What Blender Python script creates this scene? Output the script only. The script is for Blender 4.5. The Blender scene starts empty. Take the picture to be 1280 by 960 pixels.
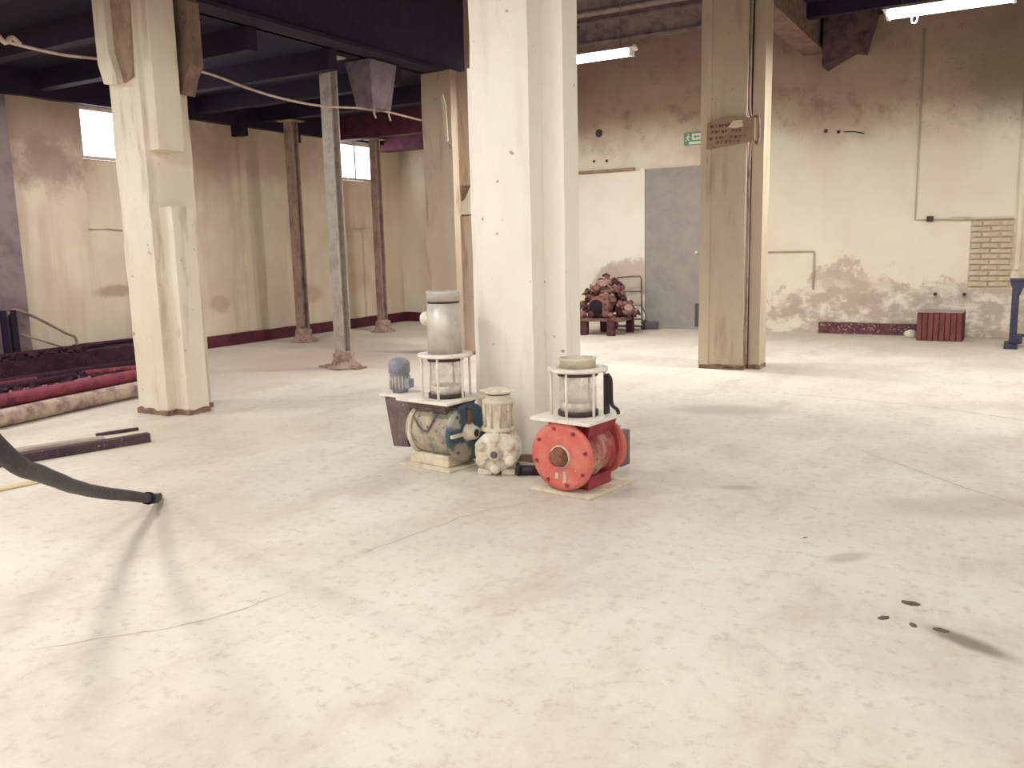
import bpy, bmesh, math, random
from mathutils import Vector, Matrix, noise
random.seed(7)
PI = math.pi
S = bpy.context.scene
C = S.collection

# ------------------------------------------------------------------ camera
cam_d = bpy.data.cameras.new('camera'); cam = bpy.data.objects.new('camera', cam_d); C.objects.link(cam)
cam_d.sensor_width = 36.0; cam_d.lens = 36.0*1070/1280; cam_d.clip_end = 200; cam_d.clip_start = 0.05
R = Matrix(((0.86298857, -0.06024475, 0.50161867),
            (0.50468497, 0.14862376, -0.85041405),
            (-0.02331947, 0.98705701, 0.15866523)))
cam.matrix_world = Matrix.Translation((0, 0, 1.5)) @ R.to_4x4()
S.camera = cam

# ------------------------------------------------------------------ world, exposure
W = bpy.data.worlds.new('overcast'); S.world = W; W.use_nodes = True
bg = W.node_tree.nodes['Background']; bg.inputs[0].default_value = (0.93, 0.95, 1.0, 1); bg.inputs[1].default_value = 14.0
S.view_settings.view_transform = 'Standard'; S.view_settings.look = 'None'
S.view_settings.gamma = 1.0; S.view_settings.use_curve_mapping = False
S.view_settings.exposure = 0.04
LAMP_W = 78.0      # watts of each tube's downward light
TUBE_E = 14.0        # glow of the tube itself
LAMP_COL = (1.0, 0.98, 0.955)

# ------------------------------------------------------------------ materials
def lin(r, g, b):
    f = lambda c: (c/255/12.92) if c/255 <= 0.04045 else ((c/255+0.055)/1.055)**2.4
    return (f(r), f(g), f(b), 1.0)

class NT:
    def __init__(s, name):
        s.m = bpy.data.materials.new(name); s.m.use_nodes = True
        s.t = s.m.node_tree; s.n = s.t.nodes; s.l = s.t.links
        s.b = s.n['Principled BSDF']
        s.geo = s.n.new('ShaderNodeNewGeometry')
    def vec(s, local):
        if local:
            tc = s.n.new('ShaderNodeTexCoord'); return tc.outputs['Object']
        return s.geo.outputs['Position']
    def noise(s, vec, scale, detail=4, rough=0.6, stretch=None):
        if stretch:
            mp = s.n.new('ShaderNodeMapping'); mp.inputs['Scale'].default_value = stretch
            s.l.new(vec, mp.inputs['Vector']); vec = mp.outputs[0]
        t = s.n.new('ShaderNodeTexNoise'); t.inputs['Scale'].default_value = scale
        t.inputs['Detail'].default_value = detail; t.inputs['Roughness'].default_value = rough
        s.l.new(vec, t.inputs['Vector']); return t.outputs['Fac']
    def ramp(s, fac, a, b):
        r = s.n.new('ShaderNodeMapRange'); r.interpolation_type = 'SMOOTHSTEP'
        r.inputs[1].default_value = a; r.inputs[2].default_value = b
        s.l.new(fac, r.inputs[0]); return r.outputs[0]
    def math(s, op, a, b=None):
        m = s.n.new('ShaderNodeMath'); m.operation = op
        for i, v in enumerate((a, b)):
            if v is None: continue
            if isinstance(v, (int, float)): m.inputs[i].default_value = v
            else: s.l.new(v, m.inputs[i])
        return m.outputs[0]
    def mix(s, fac, a, b):
        m = s.n.new('ShaderNodeMix'); m.data_type = 'RGBA'
        if isinstance(fac, (int, float)): m.inputs[0].default_value = fac
        else: s.l.new(fac, m.inputs[0])
        for i, v in ((6, a), (7, b)):
            if isinstance(v, tuple): m.inputs[i].default_value = v
            else: s.l.new(v, m.inputs[i])
        return m.outputs[2]
    def blob(s, vec, c, r, dist, soft=0.5, rot=0.0):
        # soft elliptical patch with a ragged edge; dist = noise output
        mp = s.n.new('ShaderNodeMapping'); mp.vector_type = 'TEXTURE'
        mp.inputs['Location'].default_value = c; mp.inputs['Scale'].default_value = r
        mp.inputs['Rotation'].default_value = (0, 0, rot)
        s.l.new(vec, mp.inputs['Vector'])
        ln = s.n.new('ShaderNodeVectorMath'); ln.operation = 'LENGTH'; s.l.new(mp.outputs[0], ln.inputs[0])
        d = s.math('ADD', ln.outputs['Value'], s.math('MULTIPLY', s.math('SUBTRACT', dist, 0.5), 2.2))
        return s.ramp(d, 1.0+soft*0.5, 1.0-soft*0.5)
    def mixn(s, a, b):
        return s.math('ADD', s.math('MULTIPLY', a, 0.5), s.math('MULTIPLY', b, 0.5))
    def bump(s, h, strength, dist=0.01):
        b = s.n.new('ShaderNodeBump'); b.inputs['Strength'].default_value = strength
        b.inputs['Distance'].default_value = dist
        s.l.new(h, b.inputs['Height']); s.l.new(b.outputs[0], s.b.inputs['Normal'])
    def out(s, col, rough=0.8, metal=0.0):
        if isinstance(col, tuple): s.b.inputs['Base Color'].default_value = col
        else: s.l.new(col, s.b.inputs['Base Color'])
        s.b.inputs['Roughness'].default_value = rough; s.b.inputs['Metallic'].default_value = metal
        return s.m

def grunge(name, base, dark, scale=6, amount=0.5, speck=None, rough=0.8, metal=0.0, bump=0.3, local=True, stretch=None, speck_lo=0.62):
    t = NT(name); v = t.vec(local)
    n1 = t.noise(v, scale, 5, 0.65, stretch)
    col = t.mix(t.math('MULTIPLY', t.ramp(n1, 0.38, 0.72), amount), base, dark)
    if speck:
        n2 = t.noise(v, scale*4.3, 3, 0.7)
        col = t.mix(t.math('MULTIPLY', t.ramp(n2, speck_lo, speck_lo+0.09), 0.8), col, speck)
    t.bump(n1, bump, 0.01)
    return t.out(col, rough, metal)

M = {}
M['ceiling'] = grunge('shadow tinted ceiling', lin(27, 8, 42), lin(17, 5, 34), 3, 0.8, lin(48, 20, 48), 0.95, bump=0.5, local=False)  # deep purple of the shadows is put into the ceiling colour
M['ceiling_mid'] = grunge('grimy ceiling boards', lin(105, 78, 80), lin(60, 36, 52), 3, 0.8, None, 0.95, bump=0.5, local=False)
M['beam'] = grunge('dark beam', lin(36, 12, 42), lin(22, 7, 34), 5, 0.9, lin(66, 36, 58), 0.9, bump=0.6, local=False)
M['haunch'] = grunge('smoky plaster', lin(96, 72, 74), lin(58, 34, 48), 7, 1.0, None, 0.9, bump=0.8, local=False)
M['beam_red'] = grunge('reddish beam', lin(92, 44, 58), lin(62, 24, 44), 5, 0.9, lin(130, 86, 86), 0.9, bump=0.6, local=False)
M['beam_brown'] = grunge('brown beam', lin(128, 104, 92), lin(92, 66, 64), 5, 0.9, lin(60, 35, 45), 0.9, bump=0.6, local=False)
M['steel_mid'] = grunge('greyish beam', lin(150, 135, 130), lin(95, 75, 78), 6, 0.8, None, 0.7, bump=0.3, local=False)
M['skirt'] = grunge('maroon skirting paint', lin(92, 30, 48), lin(58, 18, 38), 7, 0.9, lin(135, 85, 85), 0.6, bump=0.4, local=False)
M['skirt_back'] = grunge('worn maroon skirting', lin(104, 62, 66), lin(70, 30, 48), 7, 0.9, lin(190, 165, 150), 0.7, bump=0.4, local=False, speck_lo=0.56)
M['bottomdirt'] = grunge('dirty column foot', lin(150, 122, 104), lin(96, 72, 62), 9, 0.9, lin(190, 170, 150), 0.9, bump=0.8, local=False)
M['post_grey'] = grunge('grey painted steel', lin(176, 168, 158), lin(138, 128, 124), 9, 0.8, lin(90, 72, 72), 0.6, bump=0.3, local=False, speck_lo=0.66)
M['post_dark'] = grunge('dull rusty steel', lin(158, 136, 122), lin(118, 88, 84), 5, 1.0, lin(84, 56, 60), 0.7, bump=0.4, local=False, speck_lo=0.66)
M['bed'] = grunge('mortar bed', lin(200, 186, 162), lin(176, 158, 134), 10, 0.8, None, 0.95, bump=0.6, local=False)
M['mortar'] = grunge('mortar mound', lin(172, 148, 132), lin(118, 88, 82), 12, 0.9, lin(80, 50, 50), 0.95, bump=1.0, local=False)
M['door'] = grunge('grey door paint', lin(158, 152, 145), lin(142, 134, 130), 4, 0.8, lin(110, 98, 95), 0.6, bump=0.1, local=False, speck_lo=0.68)
M['door_dark'] = grunge('dark grey', lin(95, 85, 85), lin(70, 60, 60), 8, 0.8)
def wpanel():
    t = NT('white distemper'); v = t.vec(False); nm = t.noise(v, 3.0, 6, 0.7); nb = t.noise(v, 1.0, 3)
    col = t.mix(t.ramp(nb, 0.35, 0.7), lin(240, 235, 220), lin(232, 226, 208))
    for c, r in (((-5.98, 14.4, 0.85), (0.42, 1, 0.42)), ((-6.4, 14.4, 0.7), (0.3, 1, 0.4))):
        col = t.mix(t.math('MULTIPLY', t.blob(v, c, r, nm, 0.35), 0.8), col, lin(190, 172, 156))
    return t.out(col, 0.8)
M['whitepanel'] = wpanel()
M['rail'] = grunge('brown rail', lin(165, 142, 120), lin(130, 105, 88), 7, 0.9, None, 0.7)
M['frame'] = grunge('window frame paint', lin(205, 195, 190), lin(160, 145, 145), 9, 0.6)
M['cable'] = grunge('pale cable', lin(200, 180, 165), lin(150, 125, 120), 8, 0.7)
M['conduit'] = grunge('grey conduit', lin(190, 180, 162), lin(160, 148, 132), 8, 0.7)
M['black'] = grunge('black rubber', lin(48, 34, 42), lin(28, 18, 28), 14, 0.8, lin(110, 95, 95), 0.55, bump=0.4)
M['hose'] = grunge('dirty black hose', lin(46, 28, 38), lin(26, 14, 26), 14, 0.8, lin(130, 112, 108), 0.6, bump=0.5, speck_lo=0.62)
M['white_metal'] = grunge('chalky white paint', lin(240, 233, 222), lin(212, 200, 188), 9, 0.7, lin(160, 135, 120), 0.6, bump=0.2, speck_lo=0.66)
M['cream'] = grunge('dusty cream paint', lin(222, 212, 190), lin(180, 164, 140), 9, 0.8, lin(130, 110, 98), 0.75, bump=0.5, speck_lo=0.64)
M['castwhite'] = grunge('flaking white casting', lin(234, 226, 208), lin(190, 176, 156), 12, 0.8, lin(118, 100, 88), 0.8, bump=0.8, speck_lo=0.62)
M['galv'] = grunge('galvanised pipe', lin(208, 202, 192), lin(176, 168, 158), 10, 0.7, None, 0.45, 0.25, bump=0.15)
M['darkband'] = grunge('dark band', lin(74, 58, 56), lin(45, 32, 34), 14, 0.8, None, 0.6)
M['red'] = grunge('worn salmon red paint', lin(210, 102, 94), lin(216, 144, 128), 9, 0.75, lin(220, 186, 168), 0.55, bump=0.3, speck_lo=0.64)
M['red_dark'] = grunge('deep red paint', lin(140, 34, 50), lin(180, 72, 74), 9, 0.7, lin(210, 165, 150), 0.55, bump=0.3, speck_lo=0.64)
M['red_dusty'] = grunge('dusty red body', lin(160, 58, 62), lin(205, 180, 158), 6, 1.0, lin(146, 48, 58), 0.65, bump=0.4, speck_lo=0.58, stretch=(1, 1, 0.6))
M['rustbrown'] = grunge('brown rust', lin(146, 96, 72), lin(96, 58, 48), 16, 0.9, lin(170, 130, 100), 0.8, bump=0.7)
def bluecover():
    t = NT('worn petrol blue paint'); v = t.vec(True); nm = t.noise(v, 14, 5, 0.65); n2 = t.noise(v, 30, 3)
    col = t.mix(t.ramp(nm, 0.4, 0.7), lin(52, 82, 102), lin(84, 98, 112))
    col = t.mix(t.blob(v, (-0.10, -0.22, 0.11), (0.13, 1, 0.09), nm, 0.5), col, lin(168, 158, 142))
    col = t.mix(t.blob(v, (-0.15, -0.22, 0.36), (0.06, 1, 0.07), nm, 0.5), col, lin(172, 170, 160))
    col = t.mix(t.math('MULTIPLY', t.ramp(n2, 0.6, 0.7), 0.6), col, lin(120, 116, 116))
    t.bump(nm, 0.3, 0.01); return t.out(col, 0.6)
M['blue'] = bluecover()
M['blue_dusty'] = grunge('dusty blue casting', lin(196, 184, 160), lin(104, 104, 112), 7, 1.0, lin(52, 66, 88), 0.7, bump=0.5, speck_lo=0.58)
M['gear'] = grunge('grimy gear case', lin(120, 104, 100), lin(78, 62, 70), 7, 0.9, lin(170, 150, 130), 0.7, bump=0.4)
M['motor'] = grunge('blue grey motor', lin(150, 152, 162), lin(112, 114, 128), 9, 0.8, lin(190, 182, 176), 0.6, bump=0.3)
M['rust'] = grunge('rusty casting', lin(132, 92, 84), lin(84, 48, 52), 11, 0.9, lin(58, 26, 36), 0.85, bump=0.8, speck_lo=0.6)
M['rust_light'] = grunge('dusty rusty casting', lin(166, 134, 122), lin(120, 84, 78), 11, 0.9, lin(80, 42, 48), 0.85, bump=0.8, speck_lo=0.6)
M['rust_dark'] = grunge('dark rusty iron', lin(84, 46, 52), lin(52, 22, 36), 11, 0.9, lin(130, 88, 82), 0.85, bump=0.8)
M['crate'] = grunge('red brown wood', lin(120, 66, 60), lin(92, 44, 48), 14, 0.9, lin(176, 120, 108), 0.8, bump=0.5, stretch=(1, 1, 0.25), speck_lo=0.62)
M['crate_shaded'] = grunge('shaded red wood', lin(84, 36, 46), lin(56, 20, 36), 14, 0.9)  # darker copy of the crate wood, shade painted into side and gaps
M['navy'] = grunge('navy steel', lin(58, 58, 84), lin(40, 34, 58), 12, 0.9, lin(120, 110, 118), 0.6, bump=0.3)
M['timber_dark'] = grunge('dark timber', lin(78, 58, 62), lin(50, 34, 44), 10, 0.9, lin(160, 140, 130), 0.8, bump=0.6, stretch=(0.3, 1, 1))
M['timber_grey'] = grunge('grey timber', lin(178, 164, 152), lin(140, 122, 116), 10, 0.9, None, 0.9, bump=0.4, stretch=(0.3, 1, 1))
M['timber_yellow'] = grunge('pale yellow timber', lin(214, 196, 150), lin(190, 170, 126), 8, 0.9, None, 0.9, bump=0.3, stretch=(0.3, 1, 1))
M['pipe_red'] = grunge('dull red pipe', lin(138, 58, 72), lin(98, 32, 52), 8, 0.9, lin(196, 150, 150), 0.7, bump=0.5, speck_lo=0.62)
M['pipe_pale'] = grunge('dusty pale pipe', lin(186, 168, 150), lin(126, 98, 96), 8, 1.0, lin(84, 52, 60), 0.8, bump=0.6, speck_lo=0.64)
M['heap'] = grunge('maroon scrap', lin(62, 26, 44), lin(36, 12, 34), 8, 1.0, lin(104, 62, 72), 0.9, bump=1.0, local=False, speck_lo=0.6)
M['sheet'] = grunge('dull sheet metal', lin(120, 104, 112), lin(84, 62, 76), 8, 0.8, None, 0.6, 0.3)
M['brick'] = grunge('dusty brick', lin(206, 192, 166), lin(186, 168, 142), 9, 0.9, lin(160, 140, 120), 0.9, bump=0.8, speck_lo=0.62)
M['green'] = NT('exit green').out(lin(96, 150, 112), 0.5)
M['signwhite'] = NT('sign white').out(lin(224, 226, 208), 0.5)
M['plaque'] = grunge('brown stained board', lin(164, 140, 116), lin(150, 122, 100), 9, 0.8, None, 0.8)
M['ink'] = grunge('faded dark lettering', lin(122, 92, 74), lin(138, 108, 88), 30, 0.9)
M['paper'] = grunge('pale paper', lin(224, 214, 190), lin(200, 186, 160), 20, 0.6)
M['debris'] = grunge('dark dirt', lin(112, 96, 84), lin(80, 64, 58), 30, 0.9, None, 0.95, bump=1.0)
M['crackm'] = grunge('crack', lin(176, 162, 146), lin(204, 192, 176), 20, 0.9, None, 0.95)
M['void'] = NT('black opening').out(lin(26, 10, 24), 0.9)
M['fixture'] = grunge('lamp housing', lin(225, 225, 222), lin(200, 198, 196), 8, 0.5)

def glassm():
    t = NT('dusty sight glass'); 
    t.b.inputs['Base Color'].default_value = lin(222, 216, 206); t.b.inputs['Roughness'].default_value = 0.12
    n = t.noise(t.vec(True), 9, 3); t.l.new(t.ramp(n, 0.2, 1.3), t.b.inputs['Alpha'])
    return t.m
M['glass'] = glassm()
def pane_m():
    t = NT('window glass'); t.b.inputs['Base Color'].default_value = (1, 1, 1, 1)
    t.b.inputs['Roughness'].default_value = 0.05; t.b.inputs['Alpha'].default_value = 0.12
    return t.m
M['pane'] = pane_m()
def tube_m():
    t = NT('glowing tube'); t.b.inputs['Base Color'].default_value = (1, 1, 1, 1)
    t.b.inputs['Emission Color'].default_value = (1, 0.98, 0.97, 1); t.b.inputs['Emission Strength'].default_value = TUBE_E
    return t.m
M['tube'] = tube_m()

def floor_m():
    t = NT('dusty concrete floor'); v = t.vec(False)
    nb = t.noise(v, 0.55, 4, 0.6); nm = t.noise(v, 2.4, 6, 0.7, (1.0, 0.45, 1)); nf = t.noise(v, 14, 6, 0.75); ns = t.noise(v, 46, 3, 0.7)
    col = t.mix(t.ramp(nb, 0.35, 0.68), lin(222, 216, 202), lin(206, 196, 182))
    col = t.mix(t.math('MULTIPLY', t.ramp(nm, 0.44, 0.72), 0.6), col, lin(192, 177, 162))
    col = t.mix(t.math('MULTIPLY', t.ramp(nf, 0.50, 0.70), 0.6), col, lin(178, 164, 148))
    col = t.mix(t.math('MULTIPLY', t.ramp(nf, 0.45, 0.25), 0.4), col, lin(238, 232, 218))
    col = t.mix(t.math('MULTIPLY', t.ramp(ns, 0.70, 0.78), 0.5), col, lin(140, 122, 108))
    # stains: centre, radii, strength, colour
    for c, r, k, cc, rot in (((-2.2, 7.5, 0), (0.45, 0.22, 1), 0.6, lin(150, 132, 112), 0.3),
                        ((-5.9, 4.7, 0), (0.9, 0.8, 1), 0.35, lin(196, 178, 142), 0),
                        ((-1.4, 5.1, 0), (0.10, 0.05, 1), 0.5, lin(140, 122, 108), 0.4),
                        ((-0.62, 4.15, 0), (0.11, 0.05, 1), 0.5, lin(140, 122, 108), 0.9),
                        ((-0.08, 3.44, 0), (0.16, 0.05, 1), 0.9, lin(92, 76, 68), -0.5),
                        ((-0.1, 5.3, 0), (0.5, 0.2, 1), 0.5, lin(160, 142, 126), 0.5),
                        ((-7.2, 9.0, 0), (2.2, 1.2, 1), 0.4, lin(188, 158, 144), 0),
                        ((-9.2, 8.2, 0), (1.5, 3.5, 1), 0.5, lin(182, 152, 140), 0),
                        ((-9.6, 5.6, 0), (1.3, 1.5, 1), 0.85, lin(128, 68, 78), 0),
                        ((-2.3, 13.6, 0), (4.0, 0.8, 1), 0.4, lin(186, 168, 152), 0)):
        col = t.mix(t.math('MULTIPLY', t.blob(v, c, r, t.mixn(nm, nf), 1.1, rot), k*0.8), col, cc)
    t.bump(nf, 0.25, 0.01)
    return t.out(col, 0.75)
M['floor'] = floor_m()

def backwall_m():
    t = NT('back wall plaster'); v = t.vec(False)
    nb = t.noise(v, 0.8, 4, 0.6); nm = t.noise(v, 3.0, 6, 0.7); nf = t.noise(v, 12, 6, 0.75); sp = t.noise(v, 22, 2, 0.6)
    sep = t.n.new('ShaderNodeSeparateXYZ'); t.l.new(v, sep.inputs[0]); z = sep.outputs[2]; x = sep.outputs[0]
    col = t.mix(t.ramp(nb, 0.35, 0.7), lin(234, 226, 204), lin(226, 214, 194))
    # tone turns browner and darker above about three metres
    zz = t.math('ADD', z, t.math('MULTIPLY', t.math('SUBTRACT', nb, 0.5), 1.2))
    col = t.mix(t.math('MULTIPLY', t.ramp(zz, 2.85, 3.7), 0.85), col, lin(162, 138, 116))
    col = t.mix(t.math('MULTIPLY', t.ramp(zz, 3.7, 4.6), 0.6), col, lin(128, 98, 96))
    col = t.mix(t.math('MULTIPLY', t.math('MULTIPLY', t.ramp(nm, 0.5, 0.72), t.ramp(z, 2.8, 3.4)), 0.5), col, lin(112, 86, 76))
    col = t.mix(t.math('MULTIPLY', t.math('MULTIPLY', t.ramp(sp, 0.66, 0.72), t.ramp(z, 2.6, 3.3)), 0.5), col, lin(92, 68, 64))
    # peeled paint near the floor
    m = None
    for c, r in (((-2.3, 14.4, 0.35), (0.75, 1, 0.7)), ((-1.0, 14.4, 0.3), (1.1, 1, 0.52)), ((-3.0, 14.4, 0.3), (0.6, 1, 0.45)), ((0.4, 14.4, 0.35), (1.2, 1, 0.55)),
                 ((-5.95, 14.4, 0.75), (0.42, 1, 0.42)), ((-6.5, 14.4, 0.6), (0.35, 1, 0.35)), ((2.5, 14.4, 0.3), (1.5, 1, 0.5))):
        b = t.blob(v, c, r, nm, 0.25)
        m = b if m is None else t.math('MAXIMUM', m, b)
    n5 = t.noise(v, 5.5, 5, 0.6, (0.6, 1, 1))
    peel = t.mix(t.ramp(n5, 0.40, 0.56), lin(230, 220, 206), lin(182, 166, 148))
    peel = t.mix(t.math('MULTIPLY', t.ramp(nm, 0.48, 0.66), 0.6), peel, lin(160, 142, 130))
    peel = t.mix(t.math('MULTIPLY', t.ramp(z, 0.55, 0.95), 0.75), peel, lin(190, 174, 154))
    col = t.mix(t.math('MULTIPLY', m, 0.85), col, peel)
    # soot patch and far-right grime
    col = t.mix(t.math('MULTIPLY', t.blob(v, (0.0, 14.4, 3.9), (0.9, 1, 0.8), nm, 0.9), 0.5), col, lin(110, 96, 84))
    col = t.mix(t.math('MULTIPLY', t.blob(v, (0.25, 14.4, 1.2), (0.3, 1, 1.1), nm, 0.9), 0.4), col, lin(190, 172, 138))
    col = t.mix(t.math('MULTIPLY', t.blob(v, (-9.9, 14.4, 2.0), (0.7, 1, 2.2), nb, 0.9), 0.5), col, lin(196, 152, 120))
    t.bump(nf, 0.25, 0.01)
    return t.out(col, 0.85)
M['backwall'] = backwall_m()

def leftwall_m():
    t = NT('left wall plaster'); v = t.vec(False)
    nb = t.noise(v, 0.9, 4, 0.6); nm = t.noise(v, 2.6, 6, 0.7); nf = t.noise(v, 12, 6, 0.75); ns = t.noise(v, 1.5, 3, 0.6, (1, 2.2, 0.25))
    col = t.mix(t.ramp(nb, 0.35, 0.68), lin(220, 208, 184), lin(208, 192, 170))
    col = t.mix(t.math('MULTIPLY', t.ramp(ns, 0.5, 0.75), 0.45), col, lin(178, 150, 126))
    for c, r, k, cc in (((-11, 6.9, 2.7), (1, 0.42, 0.35), 0.55, lin(124, 90, 88)), ((-11, 6.8, 3.4), (1, 1.2, 0.7), 0.6, lin(150, 120, 110)),
                        ((-11, 7.7, 1.0), (1, 0.3, 0.08), 0.6, lin(150, 124, 104)), ((-11, 8.6, 1.05), (1, 0.25, 0.05), 0.6, lin(150, 124, 104)),
                        ((-11, 9.6, 0.7), (1, 0.22, 0.12), 0.5, lin(170, 138, 110)), ((-11, 11.7, 0.75), (1, 0.25, 0.15), 0.5, lin(170, 145, 110)),
                        ((-11, 10.5, 3.2), (1, 1.6, 0.45), 0.5, lin(170, 138, 120)), ((-11, 9.4, 3.0), (1, 0.8, 0.6), 0.3, lin(170, 138, 120)),
                        ((-11, 13.2, 2.4), (1, 0.6, 0.4), 0.3, lin(226, 190, 170)), ((-11, 12.8, 0.9), (1, 0.5, 0.2), 0.4, lin(190, 165, 125)),
                        ((-11, 6.1, 1.6), (1, 0.3, 2.0), 0.5, lin(150, 130, 120))):
        col = t.mix(t.math('MULTIPLY', t.blob(v, c, r, nm, 0.9), k), col, cc)
    t.bump(nf, 0.25, 0.01)
    return t.out(col, 0.85)
M['leftwall'] = leftwall_m()

def column_m(name, a, b, dirt, k):
    t = NT(name); v = t.vec(False)
    nb = t.noise(v, 1.3, 4, 0.6, (1, 1, 0.5)); nf = t.noise(v, 9, 6, 0.75, (1, 1, 0.4)); sp = t.noise(v, 15, 2, 0.5); ns = t.noise(v, 2.2, 4, 0.6, (3, 3, 0.5))
    sep = t.n.new('ShaderNodeSeparateXYZ'); t.l.new(v, sep.inputs[0]); z = sep.outputs[2]
    col = t.mix(t.ramp(nb, 0.35, 0.7), a, b)
    col = t.mix(t.math('MULTIPLY', t.ramp(ns, 0.52, 0.75), k), col, dirt)
    col = t.mix(t.math('MULTIPLY', t.ramp(nf, 0.60, 0.74), k), col, dirt)
    col = t.mix(t.math('MULTIPLY', t.ramp(sp, 0.72, 0.77), 0.7), col, lin(120, 100, 88))
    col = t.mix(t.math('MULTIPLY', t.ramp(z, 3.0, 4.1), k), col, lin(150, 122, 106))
    t.bump(nf, 0.35, 0.01)
    return t.out(col, 0.85)
M['col_near'] = column_m('whitewashed concrete', lin(246, 242, 232), lin(240, 233, 220), lin(204, 192, 174), 0.3)
M['col_left'] = column_m('whitewashed concrete, stained', lin(232, 224, 206), lin(220, 208, 188), lin(160, 138, 118), 0.6)
M['col_right'] = column_m('ochre stained concrete', lin(206, 192, 168), lin(192, 178, 156), lin(150, 130, 110), 0.5)
M['col_back'] = column_m('brown stained concrete', lin(206, 190, 170), lin(192, 174, 154), lin(140, 114, 100), 0.7)

# ------------------------------------------------------------------ mesh helpers
def new_bm(): return bmesh.new()
def bx(bm, x0, x1, y0, y1, z0, z1, mi=0, bev=0.0):
    r = bmesh.ops.create_cube(bm, size=1.0)
    vs = r['verts']
    for v in vs:
        v.co = Vector(((x0+x1)/2+v.co.x*(x1-x0), (y0+y1)/2+v.co.y*(y1-y0), (z0+z1)/2+v.co.z*(z1-z0)))
    fs = list({f for v in vs for f in v.link_faces})
    for f in fs: f.material_index = mi
    if bev > 0:
        es = list({e for v in vs for e in v.link_edges})
        rr = bmesh.ops.bevel(bm, geom=es, offset=bev, segments=2, affect='EDGES', profile=0.5)
        for f in rr['faces']: f.material_index = mi
    return vs
def basis(d):
    d = Vector(d).normalized(); u = Vector((0, 0, 1)) if abs(d.z) < 0.9 else Vector((1, 0, 0))
    a = d.cross(u).normalized(); b = d.cross(a).normalized(); return d, a, b
def cyl(bm, p, q, r0, r1=None, n=20, cap=True, mi=0):
    p = Vector(p); q = Vector(q); r1 = r0 if r1 is None else r1
    d, a, b = basis(q-p)
    A = [bm.verts.new(p+(a*math.cos(2*PI*i/n)+b*math.sin(2*PI*i/n))*r0) for i in range(n)]
    B = [bm.verts.new(q+(a*math.cos(2*PI*i/n)+b*math.sin(2*PI*i/n))*r1) for i in range(n)]
    for i in range(n):
        f = bm.faces.new((A[i], A[(i+1) % n], B[(i+1) % n], B[i])); f.smooth = True; f.material_index = mi
    if cap:
        bm.faces.new(A[::-1]).material_index = mi; bm.faces.new(B).material_index = mi
def lathe(bm, p, axis, prof, n=28, mi=0, closed=False):
    # prof: list of (distance along axis, radius)
    p = Vector(p); d, a, b = basis(axis); rings = []
    for h, r in prof:
        rings.append([bm.verts.new(p+d*h+(a*math.cos(2*PI*i/n)+b*math.sin(2*PI*i/n))*max(r, 1e-4)) for i in range(n)])
    m = len(rings)
    for k in range(m if closed else m-1):
        X = rings[k]; Y = rings[(k+1) % m]
        for i in range(n):
            f = bm.faces.new((X[i], X[(i+1) % n], Y[(i+1) % n], Y[i])); f.material_index = mi; f.smooth = True
    if not closed:
        bm.faces.new(rings[0][::-1]).material_index = mi; bm.faces.new(rings[-1]).material_index = mi
def tube(bm, pts, r, n=10, rad=None):
    pts = [Vector(p) for p in pts]; rings = []; a = None
    for i, p in enumerate(pts):
        d = (pts[min(i+1, len(pts)-1)]-pts[max(i-1, 0)]).normalized()
        if a is None: _, a, _ = basis(d)
        a = (a-d*a.dot(d)).normalized(); b = d.cross(a)
        rr = rad[i] if rad else r
        rings.append([bm.verts.new(p+(a*math.cos(2*PI*k/n)+b*math.sin(2*PI*k/n))*rr) for k in range(n)])
    for X, Y in zip(rings, rings[1:]):
        for i in range(n):
            f = bm.faces.new((X[i], X[(i+1) % n], Y[(i+1) % n], Y[i])); f.smooth = True
    bm.faces.new(rings[0][::-1]); bm.faces.new(rings[-1])
def smooth_path(pts, k=8):
    pts = [Vector(p) for p in pts]; P = [pts[0]]+pts+[pts[-1]]; o = []
    for i in range(1, len(P)-2):
        for j in range(k):
            t = j/k; a, b, c, d = P[i-1], P[i], P[i+1], P[i+2]
            o.append(0.5*((2*b)+(c-a)*t+(2*a-5*b+4*c-d)*t*t+(3*b-a-3*c+d)*t**3))
    o.append(pts[-1]); return o
def prism(bm, pts2, fn, h0, h1, mi=0):
    A = [bm.verts.new(fn(x, y, h0)) for x, y in pts2]; B = [bm.verts.new(fn(x, y, h1)) for x, y in pts2]
    n = len(A)
    for i in range(n): bm.faces.new((A[i], A[(i+1) % n], B[(i+1) % n], B[i])).material_index = mi
    bm.faces.new(A[::-1]).material_index = mi; bm.faces.new(B).material_index = mi
def obj(name, bm, mats, parent=None, loc=None, rough_k=0.0, label=None):
    bmesh.ops.recalc_face_normals(bm, faces=bm.faces[:])
    if rough_k:
        for v in bm.verts:
            v.co += noise.noise_vector(v.co*4.0)*rough_k + noise.noise_vector(v.co*13.0)*rough_k*0.4
    me = bpy.data.meshes.new(name); bm.to_mesh(me); bm.free()
    if not isinstance(mats, (list, tuple)): mats = [mats]
    for m in mats: me.materials.append(m)
    o = bpy.data.objects.new(name, me); C.objects.link(o)
    if loc: o.location = loc
    if parent: o.parent = parent
    if label: o['label'] = label
    return o
def tag(o, label, cat, group=None, kind=None):
    o['label'] = label; o['category'] = cat
    if group: o['group'] = group
    if kind: o['kind'] = kind
    return o
def thing(name, label, cat, loc=(0, 0, 0), rz=0.0, group=None):
    o = bpy.data.objects.new(name, None); C.objects.link(o); o.location = loc; o.rotation_euler = (0, 0, rz)
    return tag(o, label, cat, group)
def struct(name, bm, m, parent=None, label=None, rough_k=0.0):
    o = obj(name, bm, m, parent, rough_k=rough_k)
    if parent is None: o['kind'] = 'structure'
    if label: o['label'] = label
    return o
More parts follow.
